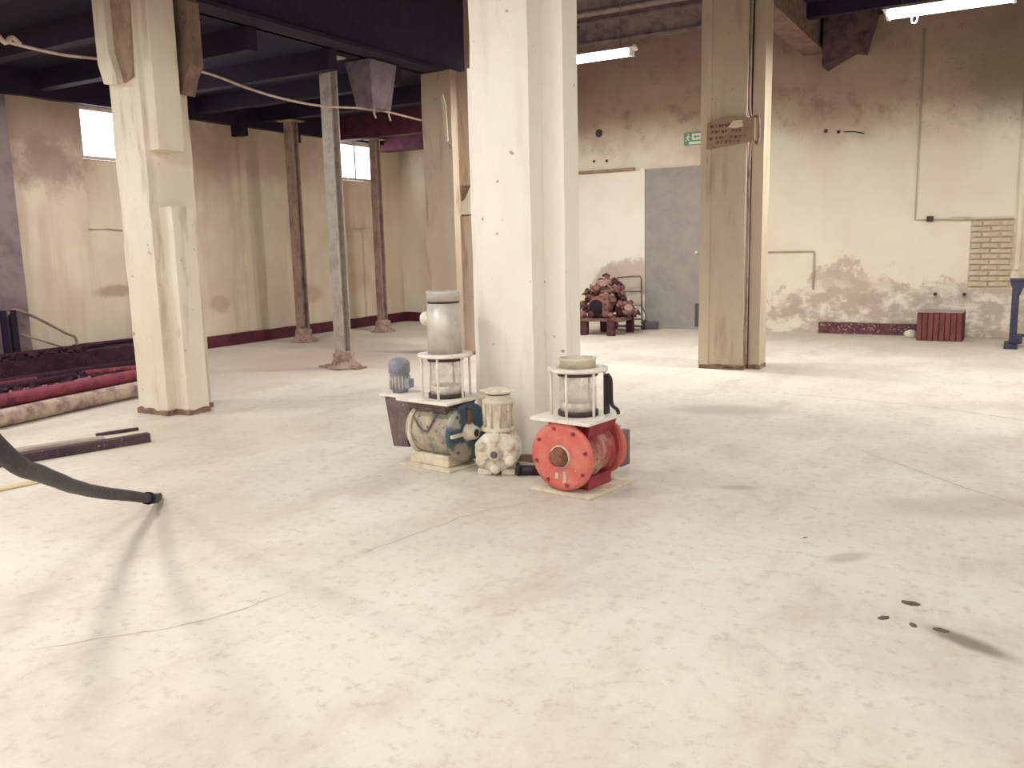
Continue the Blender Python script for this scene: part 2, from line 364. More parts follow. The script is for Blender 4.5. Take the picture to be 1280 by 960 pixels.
def sub(bm, cuts_len=0.25):
    # split long edges so that surfaces can be made uneven
    for _ in range(6):
        es = [e for e in bm.edges if e.calc_length() > cuts_len]
        if not es: break
        bmesh.ops.subdivide_edges(bm, edges=es, cuts=1, use_grid_fill=True)
def simple(name, x0, x1, y0, y1, z0, z1, m, parent=None, bev=0.004, **k):
    bm = new_bm(); bx(bm, x0, x1, y0, y1, z0, z1, bev=bev); return obj(name, bm, m, parent, **k)

# ------------------------------------------------------------------ the room
LX, BY, RX, FY = -11.1, 14.45, 5.2, -4.6
ZL, ZM, ZR = 3.85, 5.3, 4.78          # ceiling heights: left bay, middle bay, right bay
BX1, BX2 = -7.0, -2.95                # the two column lines

bm = new_bm(); bx(bm, LX-0.4, RX+0.3, FY-0.3, BY+0.3, -0.2, 0.0)
floor = struct('floor', bm, M['floor'], label='pale dusty concrete floor, cracked and stained')
def crack(pts, w):
    bm = new_bm(); P = smooth_path([(x, y, 0) for x, y in pts], 10); prev = None
    for i, p in enumerate(P):
        d = (P[min(i+1, len(P)-1)]-P[max(i-1, 0)]).normalized(); nrm = Vector((-d.y, d.x, 0))
        q = p+nrm*(noise.noise(p*9)*0.025); ww = w*(0.45+0.8*abs(noise.noise(p*17)))*min(1, 4*min(i, len(P)-1-i)/len(P)+0.15)
        a = bm.verts.new((q.x+nrm.x*ww, q.y+nrm.y*ww, 0.0008)); b = bm.verts.new((q.x-nrm.x*ww, q.y-nrm.y*ww, 0.0008))
        if prev: bm.faces.new((prev[0], a, b, prev[1]))
        prev = (a, b)
    return obj('crack', bm, M['crackm'], floor)
crack([(-2.77, 3.03), (-2.72, 3.3), (-2.66, 3.62), (-2.62, 3.85), (-2.52, 4.1), (-2.3, 4.4)], 0.006)
crack([(-3.2, 1.72), (-3.0, 1.98), (-2.86, 2.15), (-2.78, 2.34), (-2.72, 2.6)], 0.006)
crack([(-9.4, 8.6), (-8.4, 8.2), (-7.2, 8.5), (-6.2, 8.75), (-5.2, 9.1)], 0.012)
crack([(-6.6, 6.2), (-6.0, 6.4), (-5.3, 6.9), (-4.6, 7.6)], 0.008)
crack([(-0.9, 6.4), (0.0, 5.5), (0.8, 4.9)], 0.008)
crack([(-2.2, 8.6), (-0.5, 8.3), (1.2, 7.4)], 0.01)

# left wall with two window openings (built round the openings)
WZ0, WZ1 = 2.83, 3.52
wins = [(7.44, 8.50), (12.40, 13.72)]
bm = new_bm()
def lw(y0, y1, z0, z1, x1=LX): bx(bm, LX-0.35, x1, y0, y1, z0, z1)
REC = -0.09
lw(FY-0.3, wins[0][0], 0, 4.2); lw(wins[0][1], wins[1][0], 0, 4.2); lw(wins[1][1], BY+0.3, 0, 4.2)
for a, b in wins:
    lw(a, b, 0, 1.87); lw(a, b, WZ1, 4.2); lw(a, b, 1.87, WZ0, LX+REC)
wl = struct('wall_left', bm, M['leftwall'], label='stained cream plaster wall with two high windows')
M['shaded_plaster'] = grunge('shaded bluish plaster', lin(140, 124, 124), lin(104, 88, 98), 3, 0.9, None, 0.9, bump=0.4, local=False)  # shade on the near pilaster painted in as a dark bluish tone
bm = new_bm(); bx(bm, LX, LX+0.16, 5.55, 6.36, 0, 3.5); sub(bm, 0.3)
obj('pilaster', bm, M['shaded_plaster'], wl, rough_k=0.008)
for y, w, m in ((10.22, 0.06, 'leftwall'), (11.3, 0.04, 'leftwall'), (13.25, 0.09, 'leftwall')):
    bm = new_bm(); bx(bm, LX, LX+0.06, y-w, y+w, 0.2, 3.55 if y < 13 else 1.9); sub(bm, 0.25)
    obj('pilaster', bm, M[m], wl, rough_k=0.006)
bm = new_bm(); bx(bm, LX, LX+0.01, wins[0][0]-0.03, wins[0][1]+0.03, 1.862, 1.878)
sub(bm, 0.08); obj('sill_crack', bm, M['rail'], wl, rough_k=0.022)
for y in (10.15, 11.35, 9.0):
    bm = new_bm(); bx(bm, LX, LX+0.22, y-0.07, y+0.07, 3.36, 3.62); sub(bm, 0.1); obj('corbel', bm, M['beam'], wl, rough_k=0.01)
for k, (a, b) in enumerate(wins):
    w = bpy.data.objects.new('window_%d' % (k+1), None); C.objects.link(w); w['kind'] = 'structure'
    w['label'] = 'high window letting in white daylight, ' + ('behind the left column' if k == 0 else 'near the back corner')
    xf = LX-0.09
    bm = new_bm()
    for q in ((a, a+0.04, WZ0, WZ1), (b-0.04, b, WZ0, WZ1)): bx(bm, xf, xf+0.06, *q, bev=0.004)
    bx(bm, xf, xf+0.06, a+0.04, b-0.04, WZ0, WZ0+0.04, bev=0.004); bx(bm, xf, xf+0.06, a+0.04, b-0.04, WZ1-0.04, WZ1, bev=0.004)
    obj('window_frame', bm, M['frame'], w)
    my = a+(b-a)*0.56
    bm = new_bm(); bx(bm, xf+0.005, xf+0.05, my-0.022, my+0.022, WZ0+0.04, WZ1-0.04, bev=0.004); obj('mullion', bm, M['frame'], w)
    for p, q in ((a+0.04, my-0.022), (my+0.022, b-0.04)):
        bm = new_bm(); bx(bm, xf+0.02, xf+0.026, p, q, WZ0+0.04, WZ1-0.04); obj('pane', bm, M['pane'], w)

bm = new_bm(); bx(bm, LX+0.001, LX+0.15, FY, BY, 3.53, ZL-0.001); sub(bm, 0.4)
obj('wall_plate', bm, M['beam'], wl, rough_k=0.01)

# back wall, right wall, front wall
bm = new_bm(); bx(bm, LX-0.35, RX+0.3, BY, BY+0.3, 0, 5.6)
wb = struct('wall_back', bm, M['backwall'], label='plaster wall, white below and darker brown above, paint peeling near the floor')
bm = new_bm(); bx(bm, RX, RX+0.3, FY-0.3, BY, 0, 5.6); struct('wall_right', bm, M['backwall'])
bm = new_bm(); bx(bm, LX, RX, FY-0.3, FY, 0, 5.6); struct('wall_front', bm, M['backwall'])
# raised blocked-up panel, beads and blemishes on the back wall
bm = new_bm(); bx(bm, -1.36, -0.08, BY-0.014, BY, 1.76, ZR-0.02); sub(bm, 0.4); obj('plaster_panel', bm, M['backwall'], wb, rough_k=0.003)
bm = new_bm(); bx(bm, -0.04, 0.02, BY-0.05, BY, 1.0, 4.3); sub(bm, 0.3); obj('pilaster', bm, M['backwall'], wb, rough_k=0.005)
bm = new_bm(); bx(bm, -7.25, -5.74, BY-0.03, BY, 0.16, 2.76, bev=0.005); obj('white_panel', bm, M['whitepanel'], wb, label='white painted panel left of the grey door')
bm = new_bm(); bx(bm, -5.80, -5.71, BY-0.045, BY, 0.0, 2.80, bev=0.006); obj('door_jamb', bm, M['whitepanel'], wb)
# exposed brickwork: single bricks, mortar behind
bm = new_bm(); bx(bm, -0.63, -0.08, BY-0.004, BY, 0.74, 1.72); obj('mortar_bed', bm, M['bed'], wb)
brick_meshes = []
for k in range(5):
    bm = new_bm(); bx(bm, -0.122, 0.122, -0.02, 0.01, -0.030, 0.030, bev=0.005); sub(bm, 0.09)
    for v in bm.verts: v.co += noise.noise_vector(v.co*20+Vector((k*7, 0, 0)))*0.004
    me = bpy.data.meshes.new('brick'); bmesh.ops.recalc_face_normals(bm, faces=bm.faces[:]); bm.to_mesh(me); bm.free(); me.materials.append(M['brick']); brick_meshes.append(me)
for r in range(12):
    z = 0.79+r*0.08; xs = (-0.50, -0.235) if r % 2 == 0 else (-0.545, -0.37, -0.155)
    for i, x in enumerate(xs):
        o = bpy.data.objects.new('brick', random.choice(brick_meshes)); C.objects.link(o); o.parent = wb
        o.location = (x, BY-0.008-random.random()*0.01, z+random.uniform(-0.004, 0.004))
        if r % 2 == 1 and i != 1: o.scale = (0.45 if i == 0 else 0.6, 1, 1)
        if r % 2 == 1 and i == 1: o.scale = (0.8, 1, 1)
for (x, z, r) in ((-2.72, 3.17, 0.035), (-2.53, 3.14, 0.03), (-6.7, 2.98, 0.028), (-6.45, 2.97, 0.03), (-6.6, 3.46, 0.075), (-1.22, 1.80, 0.0)):
    if r == 0: continue
    bm = new_bm(); bmesh.ops.create_icosphere(bm, subdivisions=2, radius=r)
    for v in bm.verts: v.co.y *= 0.35
    obj('hole', bm, M['darkband'], wb, loc=(x, BY, z), rough_k=0.01)

# skirting
def skirt(name, x0, x1, y0, y1, z1, m):
    bm = new_bm(); bx(bm, x0, x1, y0, y1, 0, z1); sub(bm, 0.25)
    for v in bm.verts:
        if v.co.z > z1-0.001: v.co.z += noise.noise(v.co*3)*0.012
    return struct(name, bm, m)
skirt('baseboard_left', LX, LX+0.035, 8.6, BY, 0.19, M['skirt'])
bb = skirt('baseboard_back', LX+0.035, -8.0, BY-0.035, BY, 0.19, M['skirt'])
bm = new_bm(); bx(bm, -2.72, -1.18, BY-0.05, BY, 0.0, 0.18); sub(bm, 0.12)
tb = obj('baseboard_right', bm, M['skirt_back'], rough_k=0.012); tb['kind'] = 'structure'; tb['label'] = 'length of worn maroon skirting below the peeling plaster'

# grey door
door = bpy.data.objects.new('door_1', None); C.objects.link(door); door['kind'] = 'structure'; door['label'] = 'tall plain grey door in the back wall, partly behind the right column'
simple('door_leaf', -5.70, -4.62, BY-0.05, BY-0.005, 0.0, 2.77, M['door'], door)
simple('door_edge', -4.66, -4.60, BY-0.055, BY-0.004, 0.0, 2.77, M['door_dark'], door)
simple('kick_plate', -4.78, -4.68, BY-0.058, BY-0.05, 0.05, 0.45, M['door_dark'], door)
bm = new_bm(); lathe(bm, (-4.75, BY-0.05, 1.33), (0, -1, 0), [(0, 0.018), (0.01, 0.018), (0.02, 0.01), (0.04, 0.01), (0.05, 0.025), (0.07, 0.02)], 12); obj('door_knob', bm, M['signwhite'], door)
simple('trim_1', -7.25, -5.90, BY-0.075, BY-0.03, 2.765, 2.815, M['rail'])['kind'] = 'structure'

# ceilings (decks carry joists)
def deck(name, x0, x1, z, m):
    bm = new_bm(); bx(bm, x0, x1, FY, BY, z, z+0.12); return struct(name, bm, m)
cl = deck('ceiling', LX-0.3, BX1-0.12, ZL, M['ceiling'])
def joists(par, x0, x1, zb, zt, ys, w, m):
    me = None
    for y in ys:
        if me is None:
            bm = new_bm(); bx(bm, x0, x1, -w/2, w/2, zb, zt); sub(bm, 0.8)
            o = obj('joist', bm, m, par, rough_k=0.012); me = o.data
        else:
            o = bpy.data.objects.new('joist', me); C.objects.link(o); o.parent = par
        o.location = (0, y, 0)
joists(cl, LX, BX1-0.13, ZL-0.24, ZL, [6.85+1.25*k for k in range(-8, 4)], 0.14, M['beam'])
joists(cl, LX, BX1-0.13, 3.46, ZL, [12.35], 0.22, M['beam_red'])
joists(cl, LX, BX1-0.13, 3.42, ZL, [13.95], 0.30, M['beam_red'])
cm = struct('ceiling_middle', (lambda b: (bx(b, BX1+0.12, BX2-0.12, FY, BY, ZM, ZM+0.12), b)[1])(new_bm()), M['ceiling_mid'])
joists(cm, BX1+0.13, BX2-0.13, ZM-0.22, ZM, [1.3+1.3*k for k in range(-3, 7)], 0.12, M['beam'])
def steel(y, zb, h, m):
    bm = new_bm(); bx(bm, BX1+0.13, BX2-0.13, y-0.09, y+0.09, zb, zb+0.03); bx(bm, BX1+0.13, BX2-0.13, y-0.012, y+0.012, zb+0.03, zb+h-0.03); bx(bm, BX1+0.13, BX2-0.13, y-0.09, y+0.09, zb+h-0.03, zb+h)
    obj('steel_joist', bm, m, cm)
steel(11.2, 5.0, 0.3, M['steel_mid']); steel(12.7, 5.0, 0.3, M['steel_mid']); steel(14.25, 4.92, 0.38, M['steel_mid'])
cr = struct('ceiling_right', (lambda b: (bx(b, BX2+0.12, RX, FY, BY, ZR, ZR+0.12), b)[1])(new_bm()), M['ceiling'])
joists(cr, BX2+0.13, RX, ZR-0.2, ZR, [1.2+1.5*k for k in range(-3, 9)], 0.14, M['beam'])
# long beams over the column lines
def beam(x, z0, z1, m, label, y1=BY):
    bm = new_bm(); bx(bm, x-0.13, x+0.13, FY, y1, z0, z1); sub(bm, 0.5)
    e = obj('ceiling_beam', bm, m, rough_k=0.012); tag(e, label, 'beam')
    bm = new_bm(); bx(bm, x-0.17, x+0.17, FY, y1, z0-0.03, z0+0.012); obj('bottom_flange', bm, m, e)
    return e
beam(BX1, 3.88, 5.42, M['beam'], 'dark ceiling beam running over the left column and the grey prop', 10.55)
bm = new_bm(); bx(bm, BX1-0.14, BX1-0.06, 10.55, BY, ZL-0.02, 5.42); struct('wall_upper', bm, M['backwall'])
bm = new_bm(); bx(bm, BX1-0.07, BX1+0.13, 10.55, BY, ZM, 5.42); struct('trim_3', bm, M['ceiling_mid'])
beam(BX2+0.03, 4.36, 5.42, M['beam_brown'], 'brown ceiling beam running from the right column to the back wall')
# dark haunch where the brown beam meets the back wall
bm = new_bm(); prism(bm, [(-2.72, 4.78), (-2.72, 4.06), (-2.5, 4.17), (-2.3, 4.26), (-2.16, 4.22), (-2.1, 4.40), (-2.0, 4.78)], lambda a, b, h: Vector((a, h, b)), BY-0.4, BY)
tag(obj('beam_haunch', bm, M['haunch'], rough_k=0.015), 'dark ragged haunch under the ceiling on the back wall, beside the brown beam', 'haunch')

# ------------------------------------------------------------------ columns
def column(x0, y0, label, m, w=0.47, d=0.56, top=4.34, pil=(), skin=0.006, foot=True):
    t = thing('concrete_column', label, 'column', (x0+w/2, y0+d/2, 0))
    cx, cy = w/2, d/2
    bm = new_bm(); bx(bm, -cx, cx, -cy, cy, 0.0, top); sub(bm, 0.16)
    for v in bm.verts:      # chip the corners and the foot
        e = abs(abs(v.co.x)-cx) < 1e-4 and abs(abs(v.co.y)-cy) < 1e-4
        k = noise.noise(Vector((v.co.x*9+x0, v.co.y*9+y0, v.co.z*3)))
        if e: s = 1-0.03-0.03*k; v.co.x *= s; v.co.y *= s
        if v.co.z < 0.01: v.co.x *= 0.99; v.co.y *= 0.99
    sh = obj('shaft', bm, m, t, rough_k=skin)
    for (a0, a1, b0, b1, z0, z1, mm) in pil:
        bm = new_bm(); bx(bm, a0-x0-cx, a1-x0-cx, b0-y0-cy, b1-y0-cy, z0, z1); sub(bm, 0.14); obj('pilaster', bm, mm or m, t, rough_k=0.004)
    if foot:
        for (a0, a1, b0, b1, z0, z1, mm) in pil:
            if z0 > 0.01: continue
            bm = new_bm(); bx(bm, a0-x0-cx-0.007, a1-x0-cx+0.007, b0-y0-cy-0.007, b1-y0-cy+0.007, 0, 0.05); sub(bm, 0.07)
            for v in bm.verts:
                if v.co.z > 0.04: v.co.z += noise.noise(Vector((v.co.x*14+x0, v.co.y*14, 0)))*0.03
            obj('foot', bm, M['bottomdirt'], t)
        bm = new_bm(); bx(bm, -cx-0.008, cx+0.008, -cy-0.008, cy+0.008, 0, 0.05); sub(bm, 0.07)
        for v in bm.verts:
            if v.co.z > 0.04: v.co.z += noise.noise(Vector((v.co.x*14+x0, v.co.y*14, 0)))*0.03
        obj('foot', bm, M['bottomdirt'], t)
    return t
colC = column(-3.29, 5.10, 'large whitewashed concrete column in the middle, behind the machines', M['col_near'], 0.46, 0.58,
    pil=[(-2.84, -2.67, 5.28, 5.50, 0.0, 4.33, None), (-3.37, -3.28, 5.20, 5.44, 0.0, 2.72, None)], skin=0.003)
colL = column(-7.24, 5.17, 'whitewashed concrete column at the left, with a split pilaster and timber cheeks', M['col_left'], 0.43, 0.52, top=3.86,
    pil=[(-6.83, -6.64, 5.27, 5.51, 0.0, 1.93, None), (-6.83, -6.66, 5.21, 5.48, 2.43, 3.84, None)])
def cheek(par, pts, y0, y1, m, cx, cy):
    bm = new_bm(); prism(bm, pts, lambda a, b, h: Vector((a-cx, h-cy, b)), y0, y1); obj('cheek', bm, m, par, rough_k=0.006)
cheek(colL, [(-7.23, 3.84), (-7.23, 3.2), (-7.17, 3.02), (-6.99, 3.0), (-6.99, 3.05), (-7.07, 3.3), (-7.07, 3.84)], 5.08, 5.19, M['col_left'], -7.025, 5.43)
cheek(colL, [(-7.07, 3.84), (-7.07, 3.25), (-7.0, 3.02), (-6.86, 3.06), (-6.83, 3.84)], 5.145, 5.172, M['rail'], -7.025, 5.43)  # flat brown board, its dark colour standing in for a shaded recess
cheek(colL, [(-6.86, 3.84), (-6.86, 2.98), (-6.74, 2.95), (-6.68, 3.1), (-6.60, 3.2), (-6.60, 3.75), (-6.66, 3.84)], 5.57, 5.72, M['beam_brown'], -7.025, 5.43)
colR = column(-3.24, 9.95, 'ochre-stained concrete column with a brown lettered board, in front of the grey door', M['col_right'], 0.52, 0.56,
    pil=[(-2.69, -2.56, 10.07, 10.36, 0.0, 4.33, None), (-3.25, -3.13, 9.93, 9.96, 0.05, 4.33, None)])
colB = column(-7.22, 9.95, 'brown-stained concrete column at the back, behind the blue machine', M['col_back'], 0.50, 0.56, top=3.86,
    pil=[(-6.73, -6.50, 10.10, 10.40, 0.0, 1.93, None), (-6.73, -6.50, 10.10, 10.40, 2.34, 3.84, None)])
bm = new_bm(); prism(bm, [(-6.72, 1.95), (-6.72, 2.12), (-6.66, 2.16), (-6.56, 2.32), (-6.46, 2.34), (-6.46, 1.95)], lambda a, b, h: Vector((a+6.97, h-10.23, b)), 10.12, 10.36)
obj('plaster_patch', bm, M['whitepanel'], colB, rough_k=0.006, label='white plaster lump in the gap of the pilaster')
# a board with faded brown lettering (too faded to read) across the joint of the right column
bd = thing('lettered_board', 'small brown board with faded dark lettering on the right concrete column', 'sign', (-2.89, 9.90, 2.71))
bm = new_bm(); prism(bm, [(-0.28, -0.16), (-0.27, 0.13), (-0.05, 0.17), (0.06, 0.17), (0.27, 0.14), (0.27, -0.11), (0.05, -0.13)], lambda a, b, h: Vector((a, h, b)), -0.012, 0.02)
obj('board', bm, M['plaque'], bd)
rows = [(0.085, [(-0.23, 0.03), (-0.17, 0.025), (-0.13, 0.025), (-0.095, 0.025), (-0.06, 0.025), (-0.03, 0.02)]),
        (0.02, [(-0.22, 0.03), (-0.18, 0.03), (-0.14, 0.02), (-0.10, 0.025), (-0.06, 0.02), (0.02, 0.03), (0.06, 0.03), (0.10, 0.02)]),
        (-0.05, [(-0.24, 0.03), (-0.17, 0.02), (-0.13, 0.03), (-0.09, 0.02), (0.0, 0.03), (0.05, 0.03), (0.10, 0.03), (0.15, 0.03)]),
        (-0.10, [(-0.16, 0.03), (-0.11, 0.03), (-0.06, 0.03), (-0.01, 0.03), (0.04, 0.02), (0.08, 0.03)])]
bm = new_bm()
for z, ws in rows:
    for x, w in ws:
        bx(bm, x, x+w*0.35, -0.016, -0.011, z-0.018, z+0.018); bx(bm, x, x+w, -0.016, -0.011, z+random.choice((-0.015, 0.0, 0.01)), z+0.014)
obj('lettering', bm, M['ink'], bd)['kind'] = 'stuff'
bm = new_bm(); prism(bm, [(-0.03, 0.06), (0.03, 0.13), (0.13, 0.13), (0.14, 0.055), (0.05, 0.045)], lambda a, b, h: Vector((a, h, b)), -0.019, -0.013); obj('torn_sticker', bm, M['paper'], bd)
# dark conduit in the joint of the right column
bm = new_bm(); tube(bm, smooth_path([(-2.70, 10.0, 4.3), (-2.71, 10.0, 3.4), (-2.70, 10.0, 2.9), (-2.60, 9.95, 2.87), (-2.585, 9.95, 2.7), (-2.60, 9.95, 2.57), (-2.695, 10.0, 2.55), (-2.70, 10.0, 1.2), (-2.70, 10.0, 0.06)], 5), 0.016, 6)
tag(obj('column_conduit', bm, M['post_dark']), 'thin dark rusty conduit down the joint of the right concrete column', 'conduit')
bm = new_bm(); prism(bm, [(-0.03, 0.3), (0.0, 0.33), (0.04, 0.18), (0.06, -0.28), (0.03, -0.3), (0.0, -0.1)], lambda a, b, h: Vector((a, h, b)), -0.02, 0.0)
o = obj('paper_strip', bm, M['paper'], loc=(-6.83, 9.94, 3.22)); tag(o, 'pale pointed paper strip on the brown back column', 'paper')

# ------------------------------------------------------------------ steel props
def prop(x, y, z1, label, m, w=0.19, base=True):
    t = thing('steel_prop', label, 'prop', (x, y, 0))
    bm = new_bm(); h = w/2
    bx(bm, -h, h, -h, -h+0.02, 0, z1, bev=0.003); bx(bm, -h, h, h-0.02, h, 0, z1, bev=0.003); bx(bm, -0.012, 0.012, -h+0.02, h-0.02, 0, z1)
    obj('post', bm, m, t)
    bm = new_bm(); lathe(bm, (0, 0, 0), (0, 0, 1), [(0, 0.24), (0.02, 0.21), (0.06, 0.16), (0.12, 0.135), (0.2, 0.125), (0.22, 0.08)], 14); obj('footing', bm, M['mortar'], t, rough_k=0.025)
    bm = new_bm(); bx(bm, -0.16, 0.16, -0.16, 0.16, z1, z1+0.02, bev=0.003); obj('head_plate', bm, m, t)
    if base:
        bm = new_bm(); bx(bm, -0.35, 0.30, -0.10, 0.10, 0.0, 0.025, bev=0.004); obj('base_plate', bm, M['post_dark'], t)
    return t
prop(-7.44, 8.35, 3.82, 'pale grey steel prop with a rusty foot plate, right of the left column', M['post_grey'], 0.155)
prop(-10.3, 10.60, 3.57, 'dark rusty steel prop near the left wall, left of the grey prop', M['post_dark'], 0.16, False)
prop(-10.05, 12.40, 3.43, 'brown steel prop in front of the far window', M['post_dark'], 0.14, False)

# ------------------------------------------------------------------ lamps
def lamp(x, y, z, zc, label, L=1.2, k=1.0):
    t = thing('fluorescent_lamp', label, 'lamp', (x, y, z), group='hanging fluorescent tube lamps')
    bm = new_bm(); prism(bm, [(-0.04, 0.085), (-0.10, 0.05), (-0.098, 0.045), (-0.04, 0.055), (0.04, 0.055), (0.098, 0.045), (0.10, 0.05), (0.04, 0.085)], lambda a, b, h: Vector((h, a, b)), -L/2-0.02, L/2+0.02)
    obj('reflector', bm, M['fixture'], t)
    for s in (-0.055, 0.055):
        bm = new_bm(); cyl(bm, (-L/2+0.03, s, 0.005), (L/2-0.03, s, 0.005), 0.03, n=12); obj('tube', bm, M['tube'], t)
    for s in (-1, 1):
        bm = new_bm(); bx(bm, s*(L/2-0.03)-0.015, s*(L/2-0.03)+0.015, -0.075, 0.075, -0.035, 0.07, bev=0.004); obj('tube_holder', bm, M['fixture'], t)
        bm = new_bm(); cyl(bm, (s*L*0.36, 0, 0.085), (s*L*0.36, 0, zc-z), 0.006, n=6); obj('hanger', bm, M['beam_brown'], t)
    bm = new_bm(); tube(bm, smooth_path([(-L*0.28, 0.0, -0.015), (-L*0.285, 0.0, -0.09), (-L*0.25, 0.0, -0.10), (-L*0.235, 0, -0.015)], 5), 0.007, 6); obj('wire_loop', bm, M['fixture'], t)
    ld = bpy.data.lights.new('tube_light', 'AREA'); ld.shape = 'RECTANGLE'; ld.size = L-0.1; ld.size_y = 0.19; ld.energy = LAMP_W*k; ld.color = LAMP_COL
    lo = bpy.data.objects.new('tube_light', ld); C.objects.link(lo); lo.parent = t; lo.location = (0, 0, -0.032)
    return t
lamp(-4.75, 10.1, 3.77, ZM, 'lit fluorescent lamp hanging between the middle and right columns', k=1.4)
lamp(-0.75, 10.1, 3.77, ZR, 'lit fluorescent lamp hanging right of the right column, at the top right', k=1.4)
lamp(3.2, 10.1, 3.77, ZR, 'lit fluorescent lamp outside the picture at the far right', k=1.5)
lamp(-6.3, 11.0, 3.9, ZM, 'added lit fluorescent lamp at the back, hidden from the front by the middle column', k=1.05)  # added lamp, brightens the far walls from behind the column
lamp(-9.12, 7.12, 3.5, ZL, 'added lit fluorescent lamp in the left bay, hidden from the front by the left column', L=0.9, k=0.6)  # added lamp behind the column, lifts the brightness of the left wall
lamp(2.9, 5.6, 3.9, ZR, 'lit fluorescent lamp at the right side, outside the picture')
lamp(-4.75, 2.6, 3.9, ZM, 'lit fluorescent lamp overhead, nearest the middle column', k=0.8)
lamp(-4.75, 0.2, 3.9, ZM, 'lit fluorescent lamp overhead in the middle bay, second from the middle column', k=0.6)
lamp(-4.75, -2.4, 3.9, ZM, 'lit fluorescent lamp behind the viewer, under the middle ceiling', k=0.8)
lamp(-1.2, 2.2, 3.9, ZR, 'lit fluorescent lamp overhead, right of the hanging black hose', k=0.5)
lamp(-1.2, -0.3, 3.9, ZR, 'lit fluorescent lamp close behind the viewer', k=0.6)
lamp(-0.75, -2.8, 3.9, ZR, 'lit fluorescent lamp behind the viewer, under the right ceiling', k=0.8)
lamp(3.2, -1.0, 3.9, ZR, 'lit fluorescent lamp behind and right of the viewer')
lamp(-9.0, 3.3, 3.5, ZL, 'added unseen fluorescent lamp in the left bay, nearest the pipes')  # added out of view to light the left wall
lamp(-9.0, -0.8, 3.5, ZL, 'added unseen fluorescent lamp in the near part of the left bay')  # another unseen lamp, added to even out the light on the left

# ------------------------------------------------------------------ things on the walls and overhead
bm = new_bm(); tube(bm, smooth_path([(-7.62, 2.6, 3.60), (-7.55, 4.0, 3.37), (-7.5, 4.8, 3.29), (-7.46, 5.34, 3.31), (-7.40, 6.31, 3.36), (-7.34, 6.98, 3.26), (-7.30, 7.50, 3.21), (-7.28, 8.10, 3.21), (-7.26, 9.0, 3.28), (-7.2, 9.93, 3.24)], 6), 0.014, 6)
hc = tag(obj('hanging_cable', bm, M['cable']), 'pale electric cable sagging across the dark left bay', 'cable')
bm = new_bm(); tube(bm, smooth_path([(-7.5, 4.55, 3.31), (-7.53, 4.5, 3.36), (-7.5, 4.42, 3.30), (-7.53, 4.35, 3.37), (-7.52, 4.2, 3.34)], 4), 0.022, 6)
obj('knot', bm, M['cable'], hc)
hp = thing('metal_hopper', 'dull sheet-metal hopper hanging under the dark beam beside the grey prop', 'hopper', (-7.25, 8.95, 3.27))
bm = new_bm(); 
A = [bm.verts.new(v) for v in ((-0.13, -0.16, 0), (0.13, -0.16, 0), (0.13, 0.20, 0), (-0.13, 0.20, 0))]; B = [bm.verts.new(v) for v in ((-0.2, -0.27, 0.56), (0.2, -0.27, 0.56), (0.2, 0.27, 0.56), (-0.2, 0.27, 0.56))]
for i in range(4): bm.faces.new((A[i], A[(i+1) % 4], B[(i+1) % 4], B[i]))
bm.faces.new(A); bm.faces.new(B); obj('hopper_body', bm, M['sheet'], hp)
for y in (-0.13, 0.17):
    bm = new_bm(); tube(bm, [(0.12, y, 0.01), (0.12, y, -0.07), (0.13, y+0.02, -0.13)], 0.012, 6); obj('drip_spout', bm, M['cable'], hp)
# exit sign: green with a white arrow half
ex = thing('exit_sign', 'small green and white emergency exit sign on the back wall beside the right column', 'sign', (-4.86, BY, 3.22))
simple('sign_panel', -0.15, 0.15, -0.03, 0, -0.1, 0.1, M['green'], ex)
bm = new_bm(); bx(bm, -0.01, 0.14, -0.034, -0.03, -0.02, 0.085); bx(bm, -0.06, 0.14, -0.034, -0.03, -0.09, -0.045); obj('white_field', bm, M['signwhite'], ex)
bm = new_bm()
prism(bm, [(0.02, 0.032), (0.055, 0.065), (0.055, 0.043), (0.12, 0.043), (0.12, 0.021), (0.055, 0.021), (0.055, 0.0)], lambda a, b, h: Vector((a, h, b)), -0.037, -0.034); obj('arrow', bm, M['green'], ex)
bm = new_bm()
f2 = lambda a, b, h: Vector((a, h, b))
cyl(bm, (-0.075, -0.034, 0.07), (-0.075, -0.03, 0.07), 0.013, n=10)
for P in ([(-0.09, 0.052), (-0.06, 0.052), (-0.07, 0.0), (-0.095, 0.0)], [(-0.09, 0.05), (-0.12, 0.025), (-0.115, 0.015), (-0.085, 0.035)], [(-0.065, 0.05), (-0.035, 0.03), (-0.04, 0.02), (-0.07, 0.035)], [(-0.095, 0.005), (-0.125, -0.03), (-0.115, -0.036), (-0.08, 0.0)], [(-0.085, 0.005), (-0.05, -0.025), (-0.058, -0.035), (-0.09, -0.003)]):
    prism(bm, P, f2, -0.034, -0.03)
obj('running_figure', bm, M['signwhite'], ex)
# conduits on the right part of the back wall
bm = new_bm(); tube(bm, [(-1.39, BY-0.02, 4.5), (-1.385, BY-0.02, 3), (-1.38, BY-0.02, 1.75), (-0.7, BY-0.03, 1.735), (-0.08, BY-0.03, 1.73)], 0.009, 6)
cd = tag(obj('wall_conduit', bm, M['conduit']), 'thin grey conduit down the back wall and along above the red-brown crate', 'conduit')
simple('junction_box', -1.22, -1.13, BY-0.065, BY-0.02, 1.72, 1.80, M['darkband'], cd)
simple('cover_strip', -0.88, -0.65, BY-0.055, BY-0.03, 1.73, 1.77, M['conduit'], cd)
bm = new_bm(); tube(bm, [(-3.62, BY-0.018, 1.31), (-2.84, BY-0.018, 1.31), (-2.83, BY-0.018, 1.29), (-2.83, BY-0.018, 0.70)], 0.014, 6)
tag(obj('low_conduit', bm, M['conduit']), 'short bent grey conduit on the back wall just right of the right column', 'conduit')
